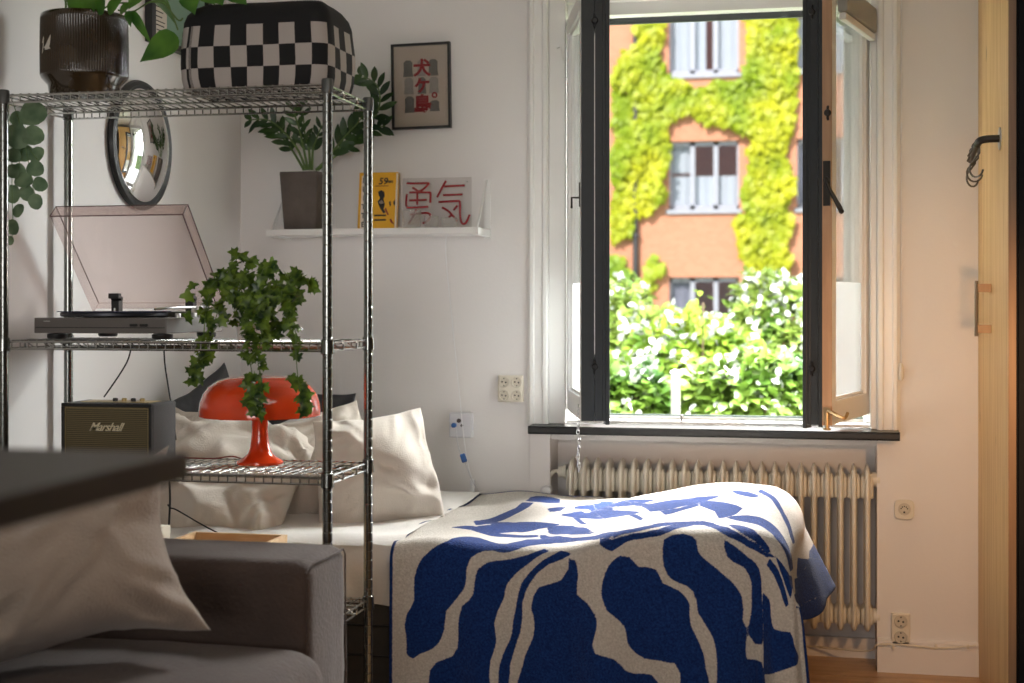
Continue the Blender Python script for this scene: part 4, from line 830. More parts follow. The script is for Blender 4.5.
so = bl.modifiers.new('thick', 'SOLIDIFY'); so.thickness = .006; so.offset = -1
tag(bl, 'navy and beige wavy patterned wool blanket draped over the bed', 'blanket')
# ---------------------------------------------------------------- pillows on the bed
PG = None
pillow('bed_pillow', 'beige linen pillow standing rightmost in front, next to the bare sheet', 'pillow', (-1.335, 4.24, .730), (.50, -.80, .32), .38, .36, .27, LINEN, roll=4, seed=1, wr=.022, ear=.03, sag=.3, fat=.10)
pillow('bed_pillow', 'beige linen pillow in the middle, leaning behind the front right pillow', 'pillow', (-1.575, 4.34, .725), (.40, -.84, .34), .42, .36, .22, LINEN, roll=14, seed=2, wr=.022, ear=.05, sag=.3, fat=.08)
pillow('bed_pillow', 'large creased beige pillow at the left, behind the lamp foot', 'pillow', (-1.80, 4.09, .72), (.22, -.60, .78), .54, .50, .22, LINEN, roll=-16, seed=3, wr=.038, ear=.08, dent=(.15, -.35, .05))
pillow('bed_pillow', 'pale pillow lying flat in the corner behind the creased pillow', 'pillow', (-1.72, 4.62, .725), (.15, -.55, .85), .46, .40, .18, SHEET, roll=12, seed=4, wr=.024, ear=.12)
pillow('dark_cushion', 'charcoal cushion with a pointed corner behind the loudspeaker', 'cushion', (-1.935, 4.36, .80), (.90, -.38, .20), .40, .40, .12, GREYC, roll=24, seed=5, wr=.014, ear=.10, group='charcoal cushions against the left wall')
pillow('dark_cushion', 'charcoal cushion leaning at the wall behind the orange lamp', 'cushion', (-1.83, 4.82, .765), (.40, -.88, .25), .44, .38, .10, GREYC, roll=-4, seed=6, wr=.012, ear=.12, group='charcoal cushions against the left wall')
# ---------------------------------------------------------------- sofa
sf = thing('sofa', 'taupe grey fabric sofa with square arm at the lower left', 'sofa', (-1.55, 2.3, 0))
a = MB(); softbox(a, -2.06, -1.085, 2.95, 3.225, .10, .685, (.035, .035, .035), (30, 12, 20), amp=.003, freq=9); a.build('armrest', SOFAM, sf)
a = MB(); softbox(a, -2.06, -1.085, 1.10, 1.37, .10, .685, (.035, .035, .035), (24, 12, 16), amp=.003, freq=9); a.build('armrest', SOFAM, sf)
a = MB(); softbox(a, -2.08, -1.80, 1.37, 2.95, .10, .86, (.06, .04, .07), (12, 40, 20), amp=.004, freq=6); a.build('backrest', SOFAM, sf)
a = MB(); softbox(a, -1.80, -1.09, 1.37, 2.95, .10, .34, (.02, .02, .02), (16, 30, 6)); a.build('seat_frame', SOFAM, sf)
for y0_, y1_ in ((1.38, 2.155), (2.165, 2.945)):
    a = MB(); softbox(a, -1.80, -1.03, y0_, y1_, .34, .505, (.075, .05, .075), (32, 32, 12), amp=.006, freq=7, seed=y0_, crown=.028); a.build('seat_cushion', SOFAM, sf)
for x in (-2.0, -1.16):
    for y in (1.2, 3.12): MB().lathe([(.018, 0), (.025, .1), (0, .101)], (x, y, 0), 12).build('leg', HOLE, sf)
a = MB()
for pth in ([(-1.092, 2.958, .66), (-1.086, 2.985, .676), (-1.084, 3.19, .676), (-1.088, 3.215, .66), (-1.086, 3.222, .12)], [(-1.086, 2.956, .65), (-1.086, 2.953, .12)]):
    a.tube(pth, .0022, 5)
a.build('piping', SOFAM, sf)
pillow('sofa_cushion', 'large fluffy beige cushion propped on the grey sofa', 'cushion', (-1.475, 2.58, .742), (.58, -.72, .38), .54, .40, .26, FUZZ, roll=7, seed=8, wr=.03, ear=.20, sag=.8, dent=(-.1, .95, .05))
# ---------------------------------------------------------------- foreground table
tb = thing('bar_table', 'dark bar table with blurred top in the lower left foreground', 'table', (-1.0, .9, 0))
TBM = mat('black_stained_wood', (.022, .019, .017), .42, var=.3, vscale=5)
cpt = V((-.602, 1.30, 1.10))
MB().box(-1.55, -.602, .2, 1.305, 1.078, 1.105).build('table_top', TBM, tb, smooth=False, bevel=.003)
for x in (-1.5, -1.02):
    for y in (.26, .78): MB().box(x-.022, x+.022, y-.022, y+.022, 0, 1.073).build('leg', TBM, tb, smooth=False, bevel=.003)
# ================================================================ wire rack
CHROME = mat('chrome_wire', (.50, .51, .49), .20, metal=1, var=.05)
CHROMEP = mat('chrome_post', (.24, .25, .235), .22, metal=1, var=.08)
RX0, RX1, RY0, RY1 = -2.073, -1.183, 3.36, 3.69
rk = thing('wire_rack', 'chrome wire shelving rack with four shelves left of the bed', 'shelving rack', (-1.628, 3.525, 0))
pp = [(0, .0), (.016, .0), (.016, .018), (.0125, .022)]
k = .05
while k < 1.80:
    pp += [(.0125, k), (.0117, k+.001), (.0117, k+.0025), (.0125, k+.0035)]; k += .0254
pp += [(.0125, 1.80)]
for x in (RX0, RX1):
    for y in (RY0, RY1):
        p = MB(); p.lathe(pp, (x, y, 0), 14); po = p.build('post', CHROMEP, rk, angle=30)
        MB().lathe([(.0128, 1.775), (.0150, 1.777), (.0150, 1.808), (.013, 1.812), (0, 1.8125)], (x, y, 0), 14).build('cap', mat('grey_cap', (.10, .105, .10), .4, metal=.4), po)
SHELVES = (1.80, 1.157, .825, .455)
for zt in SHELVES:
    s = MB(); R = .0030; r2 = .0019; zl = zt-.0215
    def loop(z, ins=0):
        x0, x1, y0, y1 = RX0+ins, RX1-ins, RY0+ins, RY1-ins
        for a_, b_ in (((x0, y0), (x1, y0)), ((x1, y0), (x1, y1)), ((x1, y1), (x0, y1)), ((x0, y1), (x0, y0))): s.tube([(a_[0], a_[1], z), (b_[0], b_[1], z)], R, 6)
    loop(zt-.003); loop(zl)
    n_ = 37
    for i in range(1, n_):
        x = RX0+(RX1-RX0)*i/n_
        # one bent wire: up the front truss, over the deck, down the back truss
        s.tube([(x, RY0-.001, zl), (x, RY0-.001, zt), (x, RY1+.001, zt), (x, RY1+.001, zl)], r2, 5)
    for y in (RY0+.11, RY0+.22):
        for z in (zt-.005, zt-.021): s.tube([(RX0, y, z), (RX1, y, z)], .0026, 6)
        for i in range(19):
            xa, xb = RX0+(RX1-RX0)*i/18.5, RX0+(RX1-RX0)*(i+.5)/18.5
            s.tube([(xa, y, zt-.005), (xb, y, zt-.021)], .0017, 5); 
    for x, sg in ((RX0, -1), (RX1, 1)):
        for y in (RY0+.11, RY0+.22):
            s.tube(curve_pts([(x-sg*.06, y, zt-.002), (x-sg*.012, y, zt+.001), (x+sg*.003, y, zt-.006), (x+sg*.003, y, zl)], 4), .0028, 6)
    sh0 = s.build('wire_shelf', CHROME, rk, recalc=False)
    for x in (RX0, RX1):
        for y in (RY0, RY1):
            if zt > 1.79: continue
            MB().lathe([(.0132, .008), (.0155, .006), (.0170, -.028), (.0136, -.030)], (x, y, zt), 14).build('collar', CHROMEP, sh0)
# ---------------------------------------------------------------- ribbed pot with trailing plant on the top shelf
BROWN = mat('brown_glaze', (.036, .022, .009), .16, var=.5, vscale=16, coat=.6)
GREEN1 = leafmat('glossy_leaf', (.03, .11, .015), (.10, .24, .03), .3, .2, 14)
STEMM = mat('green_stem', (.10, .17, .04), .5)
SOIL = mat('potting_soil', (.03, .02, .015), .95, bump=.5)
c = V((-1.905, 3.475, 1.803))
pt = thing('potted_trailing_plant', 'trailing green plant in a brown ribbed glazed pot on the top rack shelf', 'plant', c)
rings = []
def rib(k, R, dep): return R-dep*(.5-.5*math.cos(k*2*PI/4))
NR = 4*104
for z, R, dep in ((0, .086, 0), (.004, .090, 0), (.03, .094, 0), (.048, .1105, 0), (.054, .113, .0), (.058, .114, .0022), (.13, .1145, .0024), (.20, .1135, .0022), (.207, .1135, 0), (.216, .1115, 0), (.218, .108, 0), (.214, .104, 0), (.19, .103, 0)):
    rings.append([c+V((rib(k_, R, dep)*math.cos(2*PI*k_/NR), rib(k_, R, dep)*math.sin(2*PI*k_/NR), z)) for k_ in range(NR)])
MB().loft(rings).build('pot', BROWN, pt, angle=70)
MB().lathe([(.103, .195), (.05, .2), (0, .2)], c, 24).build('soil', SOIL, pt)
# pale bird emblem on the pot
def onpot(u, v, d):
    a_ = math.radians(-90)+(u)/.114; return c+V(((.1150+d)*math.cos(a_), (.1150+d)*math.sin(a_), v))
EMB = mat('pale_emblem', (.62, .58, .50), .4)
em = MB(); ox, oz, sc_ = -.060, .125, .0009
for poly in ([(26, 28), (12, 10), (2, -2), (-6, -6), (6, -12), (20, -8), (24, 6)], [(26, -12), (10, -14), (-2, -13), (0, -9), (20, -8)], [(-6, 22), (-11, 6), (-16, -14), (-18, -22), (-13, -16), (-9, 2)], [(-6, 26), (-12, 22), (-17, 8), (-14, 8), (-10, 19)]):
    em.prism([(ox+x*sc_, oz+y*sc_) for x, y in poly], onpot, 0, .0008)
em.build('emblem', EMB, pt, smooth=False)
fo = MB(); st = MB(); r = random.Random(5)
top = c+V((0, 0, .2))
for k_ in range(13):
    a_ = r.uniform(0, 2*PI); e = top+V((.06*math.cos(a_), .05*math.sin(a_), 0))
    f_ = e+V((.16*math.cos(a_)+.03, .08*math.sin(a_)-.01, r.uniform(.10, .2)))
    st.tube(curve_pts([e, e+V((0, 0, .07)), f_], 5), .0028, 6)
    leaf(fo, f_, V((math.cos(a_), math.sin(a_)*.6, -.1)), V((0, -.3, 1)), r.uniform(.11, .16), r.uniform(.07, .1), 'heart', .35)
def pxleaf(mb, p0, p1, Y, w, n=(.1, -1, .35), shape='heart', droop=.1, Y1=None):
    a_ = atY(p0[0], p0[1], Y); b_ = atY(p1[0], p1[1], Y1 or Y-.01); leaf(mb, a_, b_-a_, n, (b_-a_).length, w, shape, droop, .18); return a_
stems = [[(118, 10), (132, 12), (150, 2), (165, 2), (172, 14), (178, 30)], [(100, 12), (112, 4), (130, 3)], [(150, 2), (164, 4), (178, 20), (183, 18)], [(95, 12), (92, -10)], [(82, 12), (80, -10)]]
for q in stems: st.tube(curve_pts([atY(x, y, 3.42) for x, y in q], 5), .0022, 6)
for p0, p1, w in (((178, 37), (138, 60), .082), ((131, 11), (150, 42), .026), ((128, 11), (130, 26), .022), ((188, -6), (194, 13), .055), ((120, 12), (132, 2), .03), ((78, 11), (74, -14), .05), ((96, 12), (104, -10), .06), ((108, 12), (122, -4), .04), ((214, -10), (222, 4), .06), ((232, -8), (246, 3), .05), ((88, 12), (92, -8), .05), ((140, -6), (128, 8), .04), ((205, -8), (214, 3), .05)):
    pxleaf(fo, p0, p1, 3.40, w, Y1=3.37)
fo.build('foliage', GREEN1, pt, recalc=False); st.build('stem', STEMM, pt)
# ---------------------------------------------------------------- hanging vine at the left post
GREEN2 = leafmat('dusty_leaf', (.08, .14, .07), (.19, .27, .15), .55, .2, 22)
hv = thing('hanging_vine', 'round-leaved grey-green vine hanging from the top shelf by the left front post', 'plant', atY(12, 98, 3.44))
fo = MB(); st = MB(); r = random.Random(3)
for q in ([(11, 97), (18, 118), (24, 140), (29, 165), (33, 188), (37, 197)], [(20, 128), (28, 146), (36, 158), (40, 160)], [(9, 97), (9, 130), (12, 160), (12, 190), (13, 228), (11, 240)], [(24, 140), (20, 160), (16, 180)]):
    st.tube(curve_pts([atY(x, y, 3.44+.01*math.sin(x)) for x, y in q], 5), .0011, 5)
for (x, y), s_, (dx_, dy_) in (((20, 112), 26, (1, .1)), ((12, 113), 20, (.5, .6)), ((9, 126), 26, (.6, .8)), ((23, 132), 20, (1, .35)), ((15, 150), 20, (.9, .3)), ((8, 150), 18, (.6, .6)), ((30, 160), 17, (.75, -.65)), ((28, 164), 18, (.8, .5)), ((8, 166), 18, (.5, .6)), ((15, 178), 19, (.9, .2)), ((9, 185), 18, (.3, 1)), ((23, 186), 16, (.45, .9)), ((33, 182), 15, (.95, .3)), ((33, 194), 16, (.3, .95)), ((14, 216), 14, (.6, -.8)), ((9, 220), 16, (.4, .9)), ((8, 236), 10, (.3, .9)), ((8, 134), 22, (.8, .5)), ((14, 165), 16, (.6, .8))):
    Y = 3.44+r.uniform(-.02, .02); a_ = atY(x, y, Y); b_ = atY(x+dx_*s_, y+dy_*s_, Y-.004)
    leaf(fo, a_, b_-a_, (r.uniform(-.3, .4), -1, r.uniform(-.1, .5)), (b_-a_).length, (b_-a_).length*.86, 'round', .1, .08)
fo.build('foliage', GREEN2, hv, recalc=False); st.build('stem', STEMM, hv)
# ---------------------------------------------------------------- checkered bag
bgt = thing('checkered_bag', 'black and white checkered toiletry bag on the top rack shelf', 'bag', (-1.405, 3.53, 1.803))
hx, hy_, rc_ = .206, .128, .045
def rrect(u, sx=1, sy=1, rr=None):
    rr = rr or rc_; ax, ay = hx*sx-rr, hy_*sy-rr
    L = [2*ax, PI*rr/2, 2*ay, PI*rr/2]*2; s_ = u*sum(L); k_ = 0
    while s_ > L[k_] and k_ < 7: s_ -= L[k_]; k_ += 1
    if k_ == 0: return -ax+s_, -ay-rr
    if k_ == 1: t_ = -PI/2+s_/rr; return ax+rr*math.cos(t_), -ay+rr*math.sin(t_)
    if k_ == 2: return ax+rr, -ay+s_
    if k_ == 3: t_ = s_/rr; return ax+rr*math.cos(t_), ay+rr*math.sin(t_)
    if k_ == 4: return ax-s_, ay+rr
    if k_ == 5: t_ = PI/2+s_/rr; return -ax+rr*math.cos(t_), ay+rr*math.sin(t_)
    if k_ == 6: return -ax-rr, ay-s_
    t_ = PI+s_/rr; return -ax+rr*math.cos(t_), -ay+rr*math.sin(t_)
per = 2*(2*(hx-rc_)+2*(hy_-rc_))+2*PI*rc_
lv = [(0, .93, .90), (.006, .965, .95), (.03, .99, .98), (.07, 1, 1), (.11, 1.0, 1.0), (.15, .985, .97), (.178, .975, .95), (.198, .945, .88), (.218, .87, .72), (.229, .80, .55), (.231, .6, .2)]
nu = 160; mb = MB(); uv = []
for j, (z, sx, sy) in enumerate(lv):
    for i in range(nu):
        x, y = rrect(i/nu); x *= sx; y *= sy
        x += .004*noise.noise(V((i*.06, z*9, 2))); y += .005*noise.noise(V((i*.06, z*9, 7)))
        mb.v.append(V((-1.405+x, 3.53+y, 1.803+z))); uv.append((i/nu*per/.0437, z/.0545))
fs = [(j*nu+i, j*nu+(i+1) % nu, (j+1)*nu+(i+1) % nu, (j+1)*nu+i) for j in range(len(lv)-1) for i in range(nu)]
fs += [tuple(range(nu))[::-1], tuple(range((len(lv)-1)*nu, len(lv)*nu))]
mb.f = fs; mb.mi = [0]*len(fs); mb.uv = uv
CHK = bpy.data.materials.new('checker_knit'); CHK.use_nodes = True; nt = CHK.node_tree; bs = nt.nodes['Principled BSDF']; bs.inputs['Roughness'].default_value = .9
uvn = nt.nodes.new('ShaderNodeUVMap'); uvn.uv_map = 'uv'; ck = nt.nodes.new('ShaderNodeTexChecker'); ck.inputs['Scale'].default_value = 1
sp = nt.nodes.new('ShaderNodeSeparateXYZ'); nt.links.new(uvn.outputs[0], sp.inputs[0])
cbx = nt.nodes.new('ShaderNodeCombineXYZ'); cbx.inputs[2].default_value = .5
ax_ = nt.nodes.new('ShaderNodeMath'); ax_.operation = 'ADD'; ax_.inputs[1].default_value = .55; nt.links.new(sp.outputs[0], ax_.inputs[0])
nt.links.new(ax_.outputs[0], cbx.inputs[0]); nt.links.new(sp.outputs[1], cbx.inputs[1]); nt.links.new(cbx.outputs[0], ck.inputs['Vector'])
ck.inputs['Color1'].default_value = (.006, .006, .007, 1); ck.inputs['Color2'].default_value = (.40, .36, .33, 1)
gt = nt.nodes.new('ShaderNodeMath'); gt.operation = 'GREATER_THAN'; gt.inputs[1].default_value = 3.0; nt.links.new(sp.outputs[1], gt.inputs[0])
mx = nt.nodes.new('ShaderNodeMixRGB'); mx.inputs[2].default_value = (.006, .006, .007, 1); nt.links.new(gt.outputs[0], mx.inputs[0]); nt.links.new(ck.outputs[0], mx.inputs[1]); nt.links.new(mx.outputs[0], bs.inputs['Base Color'])
mb.build('bag_body', CHK, bgt, angle=60)
BFAB = mat('black_webbing', (.008, .008, .009), .8)
MB().tube([(-1.58, 3.53, 2.017), (-1.23, 3.53, 2.017)], .004, 6).build('zipper', BFAB, bgt)
q = V((-1.604, 3.45, 1.94)); m = MB(); m.tube(curve_pts([q+V((.012, 0, .05)), q+V((-.002, 0, .03)), q+V((-.006, -.0, .0)), q+V((.0, 0, -.06)), q+V((-.012, 0, -.075))], 5), .0022, 6); m.build('pull_strap', BFAB, bgt)
# ---------------------------------------------------------------- turntable
tt = thing('turntable', 'grey record player with open smoked lid on the rack', 'record player', (-1.822, 3.575, 1.16))
PLN = mat('grey_plinth', (.13, .118, .108), .35, var=.05, metal=.1)
x0, x1, y0, y1 = -2.009, -1.634, 3.40, 3.755
MB().box(x0, x1, y0, y1, 1.176, 1.2165).build('plinth', PLN, tt, smooth=False, bevel=.002)
MB().box(x0+.004, x1-.004, y0-.0008, y0, 1.190, 1.192).build('groove', HOLE, tt, smooth=False)
m = MB(); m.box(x0+.028, x0+.046, y0-.0012, y0, 1.2065, 1.2085); m.build('badge', STEEL, tt, smooth=False)
for dx_ in (.274, .302): MB().box(x0+dx_, x0+dx_+.022, y0-.0035, y0, 1.194, 1.201).build('button', HOLE, tt, smooth=False, bevel=.001)
for x in (x0+.045, x1-.03):
    for y in (y0+.04, y1-.04): MB().lathe([(.0, 0), (.024, 0), (.027, .004), (.027, .013), (0, .016)], (x, y, 1.1605), 18).build('foot', HOLE, tt)
pc = V((-1.862, 3.56, 1.2165))
MB().lathe([(.0, .002), (.138, .002), (.142, .005), (.142, .012), (.138, .014), (0, .014)], pc, 48).build('platter', mat('dark_platter', (.05, .05, .06), .4, metal=.6), tt)
MB().lathe([(0, .0142), (.150, .0142), (.150, .0165), (0, .0165)], pc, 48).build('slipmat', mat('navy_felt', (.015, .016, .05), .85), tt)
MB().lathe([(.003, .016), (.003, .024), (0, .026)], pc, 10).build('spindle', STEEL, tt)
ta = V((-1.668, 3.665, 1.2165)); m = MB()
m.lathe([(.026, 0), (.026, .012), (.018, .016), (.014, .03), (0, .031)], ta, 20)
ar = m.build('tonearm_base', STEEL, tt)
m = MB(); m.tube([ta+V((0, .05, .028)), ta+V((0, -.0, .028)), ta+V((-.006, -.16, .026)), ta+V((-.03, -.20, .022))], .0035, 8)
m.lathe([(0, 0), (.013, 0), (.013, .02), (0, .02)], ta+V((0, .06, .028)), 14, 'y'); m.build('tonearm', STEEL, tt)
for px_ in (178, 188): 
    q = atY(px_, 315, 3.50); MB().lathe([(.007, 0), (.0075, .010), (.006, .012), (0, .012)], (q.x, 3.50, 1.2165), 14).build('knob', STEEL, tt)
MB().box(x0+.06, x1-.06, y1-.075, y1-.055, 1.2165, 1.232).build('rear_bar', mat('olive_grey', (.10, .10, .08), .5), tt, smooth=False, bevel=.002)
SMOKE = glassy('smoked_acrylic', (.94, .89, .88), .08, .05, milk=.13, milkcol=(.75, .66, .64))
hz = V((0, y1-.015, 1.226)); LW = (x1-x0)/2-.004; LD = .352; LH = .046; ang = math.radians(48)
lm = MB(); T_ = .003
# closed pose: hinge edge at the origin, lid reaching to -Y, its top LH above; then opened about X
LL = -LW-.02; lm.box(LL, LW, -LD, 0, LH-T_, LH); lm.box(LL, LL+T_, -LD, 0, 0.004, LH-T_); lm.box(LW-T_, LW, -LD, 0, .004, LH-T_); lm.box(LL+T_, LW-T_, -LD, -LD+T_, .004, LH-T_); lm.box(LL+T_, LW-T_, -T_, 0, .02, LH-T_)
Ml = Matrix.Translation(V(((x0+x1)/2, hz.y, hz.z))) @ Matrix.Rotation(-ang, 4, 'X')
lid = lm.build('lid', SMOKE, tt, smooth=False, M=Matrix.Translation(-V((-1.822, 3.575, 1.16))) @ Ml)
e_ = MB()
for a_, b_ in (((LL, -LD, LH), (LW, -LD, LH)), ((LL, 0, LH), (LL, -LD, LH)), ((LW, 0, LH), (LW, -LD, LH)), ((LL, -LD, .004), (LW, -LD, .004)), ((LW, -LD, .004), (LW, 0, .004)), ((LW, -LD, .004), (LW, -LD, LH)), ((LL, -LD, .004), (LL, -LD, LH))): e_.tube([a_, b_], .0016, 5)
e_.build('lid_edge', mat('dark_acrylic_edge', (.10, .06, .06), .2), lid, M=Matrix.Translation(-V((-1.822, 3.575, 1.16))) @ Ml)
for x in (-.117, .109):
    h_ = MB(); q = V(((x0+x1)/2+x, hz.y-.02, 1.2165)); h_.box(q.x-.012, q.x+.012, q.y-.012, q.y+.012, 1.2165, 1.262)
    h_.lathe([(0, -.016), (.007, -.016), (.007, .016), (0, .016)], (q.x, q.y, 1.268), 12, 'x'); h_.box(q.x-.016, q.x+.016, q.y-.022, q.y-.004, 1.268, 1.283)
    h_.build('hinge', HOLE, tt, smooth=False, bevel=.0015)
for i, (a_, b_, lab) in enumerate(((((131, 349), (127, 362), (116, 380), (104, 397)), 3.62, 'black cable curving from the record player down to the loudspeaker top'), (((164, 350), (165, 365), (168, 385), (172, 410), (176, 440)), 3.66, 'black cable hanging straight down behind the loudspeaker right side'))):
    tag(MB().tube(curve_pts([atY(x, y, b_) for x, y in a_], 6), .0022, 6).build('audio_cable', HOLE), lab, 'cable')
# ---------------------------------------------------------------- ivy in a small pot on the middle shelf
IVG = leafmat('ivy_leaf', (.016, .05, .008), (.17, .27, .03), .35, .35, 34)
c = V((-1.455, 3.56, 1.159))
iv = thing('potted_ivy', 'dark green ivy in a small white pot trailing over the orange lamp', 'plant', c)
MB().lathe([(0, 0), (.044, 0), (.047, .004), (.058, .085), (.060, .088), (.060, .098), (.056, .098), (.054, .08), (0, .08)], c, 32).build('pot', mat('white_ceramic', (.78, .77, .73), .25), iv)
st = MB(); fo = MB(); r = random.Random(12); tp = c+V((0, 0, .09))
vines = []
for q, Y in (([(252, 300), (248, 275), (250, 258)], 3.52), ([(255, 300), (262, 272), (270, 262)], 3.5), ([(240, 300), (225, 280), (212, 285), (206, 310), (203, 340), (196, 365), (195, 378)], 3.42), ([(250, 300), (232, 290), (222, 300), (214, 325), (209, 350), (200, 362)], 3.38),
             ([(255, 300), (250, 310), (246, 330), (248, 352), (252, 375), (250, 395), (258, 410)], 3.34), ([(262, 300), (262, 318), (262, 335), (258, 360), (262, 385), (256, 408)], 3.335),
             ([(270, 300), (285, 290), (292, 300), (290, 315), (280, 325)], 3.42), ([(270, 295), (290, 275), (302, 278), (312, 285)], 3.48), ([(270, 300), (286, 300), (295, 330), (296, 355), (298, 378), (301, 395), (305, 408)], 3.34),
             ([(245, 300), (235, 270), (238, 255)], 3.5), ([(260, 295), (280, 285), (300, 295)], 3.45), ([(250, 300), (235, 295), (228, 275), (216, 275)], 3.46), ([(258, 300), (270, 312), (272, 328), (262, 338)], 3.38)):
    pts = [tp+V((r.uniform(-.03, .03), r.uniform(-.03, .03), -.01))]+[atY(x, y, Y+r.uniform(-.02, .02)) for x, y in q]
    pts = curve_pts(pts, 6); st.tube(pts, .0013, 5); n_ = len(pts)
    thin = len(q) > 5
    for k_ in range(3, n_):
        if thin and 24 < k_ < n_-14 and r.random() < .55: continue
        for _ in range(2 if k_ % 3 == 0 else 1):
            dd = rv(r)+V((0, -.3, -.6)); nn = V((r.uniform(-.5, .5), -1, r.uniform(0, .9)))
            ivy_leaf(fo, pts[k_]+rv(r)*.008, dd, nn, r.uniform(.021, .037))
fill = 0
while fill < 60:
    p = V((r.gauss(-1.452, .055), r.gauss(3.50, .04), r.gauss(1.275, .045)))
    if p.z < 1.2 or p.y < 3.35: continue
    ivy_leaf(fo, p, rv(r)+V((0, -.3, -.4)), V((r.uniform(-.5, .5), -1, r.uniform(0, .9))), r.uniform(.024, .040)); fill += 1
fo.build('foliage', IVG, iv, recalc=False); st.build('vine', STEMM, iv)
# ---------------------------------------------------------------- orange mushroom lamp
ORG = mat('orange_red_plastic', (.86, .075, .014), .16, var=.02, coat=.5, sub=.15)
c = V((-1.442, 3.56, .828))
lp = thing('table_lamp', 'glossy orange-red mushroom table lamp on the lower rack shelf', 'lamp', c)
MB().lathe([(0, 0), (.060, 0), (.062, .003), (.0615, .007), (.054, .012), (.042, .018), (.033, .027), (.027, .042), (.0235, .062), (.0215, .09), (.0215, .125), (.024, .150), (0, .152)], c, 48).build('base', ORG, lp)
MB().lathe([(.0, .2325), (.050, .232), (.085, .229), (.112, .221), (.134, .206), (.149, .187), (.157, .165), (.1605, .142), (.1605, .129), (.1585, .1275), (.156, .130), (.155, .145), (.150, .165), (.140, .186), (.125, .203), (.1, .216), (.05, .225), (0, .226)], c, 64, cap=False).build('lamp_shade', ORG, lp)
MB().lathe([(.02, .150), (.02, .17), (.012, .175), (.03, .2), (.025, .215), (0, .222)], c, 20).build('bulb', mat('opal_bulb', (.8, .75, .65), .3), lp)
m = MB(); m.tube(curve_pts([c+V((-.055, .03, .005)), c+V((-.10, .05, .012)), c+V((-.16, .06, .004)), c+V((-.26, .07, .003))], 6), .0022, 6); m.build('cord', mat('red_cord', (.25, .03, .02), .5), lp)
# ---------------------------------------------------------------- loudspeaker
VIN = mat('black_vinyl', (.030, .031, .034), .42, var=.3, vscale=60, bump=.35, bscale=400)
spx = thing('loudspeaker', 'black vinyl loudspeaker with brass coloured woven front on the lower shelf', 'speaker', (-1.82, 3.49, .828))
x0, x1, y0, y1, z0, z1 = -1.941, -1.684, 3.42, 3.565, .830, .992
MB().box(x0, x1, y0+.006, y1, z0, z1).build('cabinet', VIN, spx, smooth=False, bevel=.005)
fr_ = MB(); 
for a_, b_, e1, e2 in ((x0, x1, z0, z0+.009), (x0, x1, z1-.009, z1), (x0, x0+.008, z0+.009, z1-.009), (x1-.008, x1, z0+.009, z1-.009)): fr_.box(a_, b_, y0-.002, y0+.006, e1, e2)
fr_.build('front_frame', HOLE, spx, smooth=False, bevel=.001)
GR = bpy.data.materials.new('brass_weave'); GR.use_nodes = True; nt = GR.node_tree; bs = nt.nodes['Principled BSDF']; bs.inputs['Roughness'].default_value = .5
tc = nt.nodes.new('ShaderNodeTexCoord'); wv = nt.nodes.new('ShaderNodeTexWave'); wv.bands_direction = 'Z'; wv.inputs['Scale'].default_value = 62; wv.inputs['Distortion'].default_value = 0
nt.links.new(tc.outputs['Object'], wv.inputs['Vector']); cr = nt.nodes.new('ShaderNodeValToRGB'); cr.color_ramp.elements[0].color = (.028, .022, .010, 1); cr.color_ramp.elements[1].color = (.19, .145, .06, 1)
nt.links.new(wv.outputs['Fac'], cr.inputs[0]); nt.links.new(cr.outputs[0], bs.inputs['Base Color'])
MB().box(x0+.008, x1-.008, y0+.001, y0+.006, z0+.009, z1-.009).build('grille', GR, spx, smooth=False)
GOLD = mat('brass_trim', (.55, .42, .2), .35, metal=.8)
g_ = MB()
for a_, b_ in (((x0+.011, z0+.012), (x1-.011, z0+.012)), ((x1-.011, z0+.012), (x1-.011, z1-.012)), ((x1-.011, z1-.012), (x0+.011, z1-.012)), ((x0+.011, z1-.012), (x0+.011, z0+.012))): g_.tube([(a_[0], y0+.0005, a_[1]), (b_[0], y0+.0005, b_[1])], .0008, 5)
g_.build('trim_line', GOLD, spx)
text('logo', 'Marshall', .031, mat('cream_logo', (.80, .70, .48), .4), spx, facing_front((-1.815, y0-.001, .930)), extrude=.001, shear=.5, offset=.0002, spacing=.9)
m = MB(); m.box(x0+.03, x1-.03, y0+.045, y1-.03, z1, z1+.0015); m.build('control_panel', GOLD, spx, smooth=False)
for k_ in range(4): MB().lathe([(.007, 0), (.007, .007), (.005, .009), (0, .009)], (x0+.115+.026*k_, y0+.075, z1+.001), 12).build('knob', GOLD if k_ % 2 else HOLE, spx)
# ---------------------------------------------------------------- on the lowest shelf: open wooden box and small carton
wb = thing('wooden_box', 'open light wooden box on the bottom rack shelf behind the sofa arm', 'box', (-1.54, 3.54, .457))
x0, x1, y0, y1, z0, z1 = -1.678, -1.405, 3.40, 3.665, .457, .624
for a_ in ((x0, x1, y0, y0+.012), (x0, x1, y1-.012, y1), (x0, x0+.012, y0+.012, y1-.012), (x1-.012, x1, y0+.012, y1-.012)): MB().box(*a_, z0, z1).build('side', BOXWOOD, wb, smooth=False, bevel=.001)
MB().box(x0+.012, x1-.012, y0+.012, y1-.012, z0, z0+.008).build('bottom', BOXWOOD, wb, smooth=False)
ct = thing('small_carton', 'small cream carton standing left of the wooden box behind the sofa arm', 'box', (-1.765, 3.56, .457))
MB().box(-1.800, -1.728, 3.50, 3.62, .457, .645).build('carton', mat('cream_card', (.80, .74, .62), .7), ct, smooth=False, bevel=.001)
MB().box(-1.801, -1.727, 3.499, 3.621, .622, .647).build('lid', mat('cream_card', (.80, .74, .62), .7), ct, smooth=False, bevel=.001)
m = MB(); pts = [atY(x, y, 3.70) for x, y in ((168, 440), (169, 470), (170, 500), (169, 525), (169, 545))]
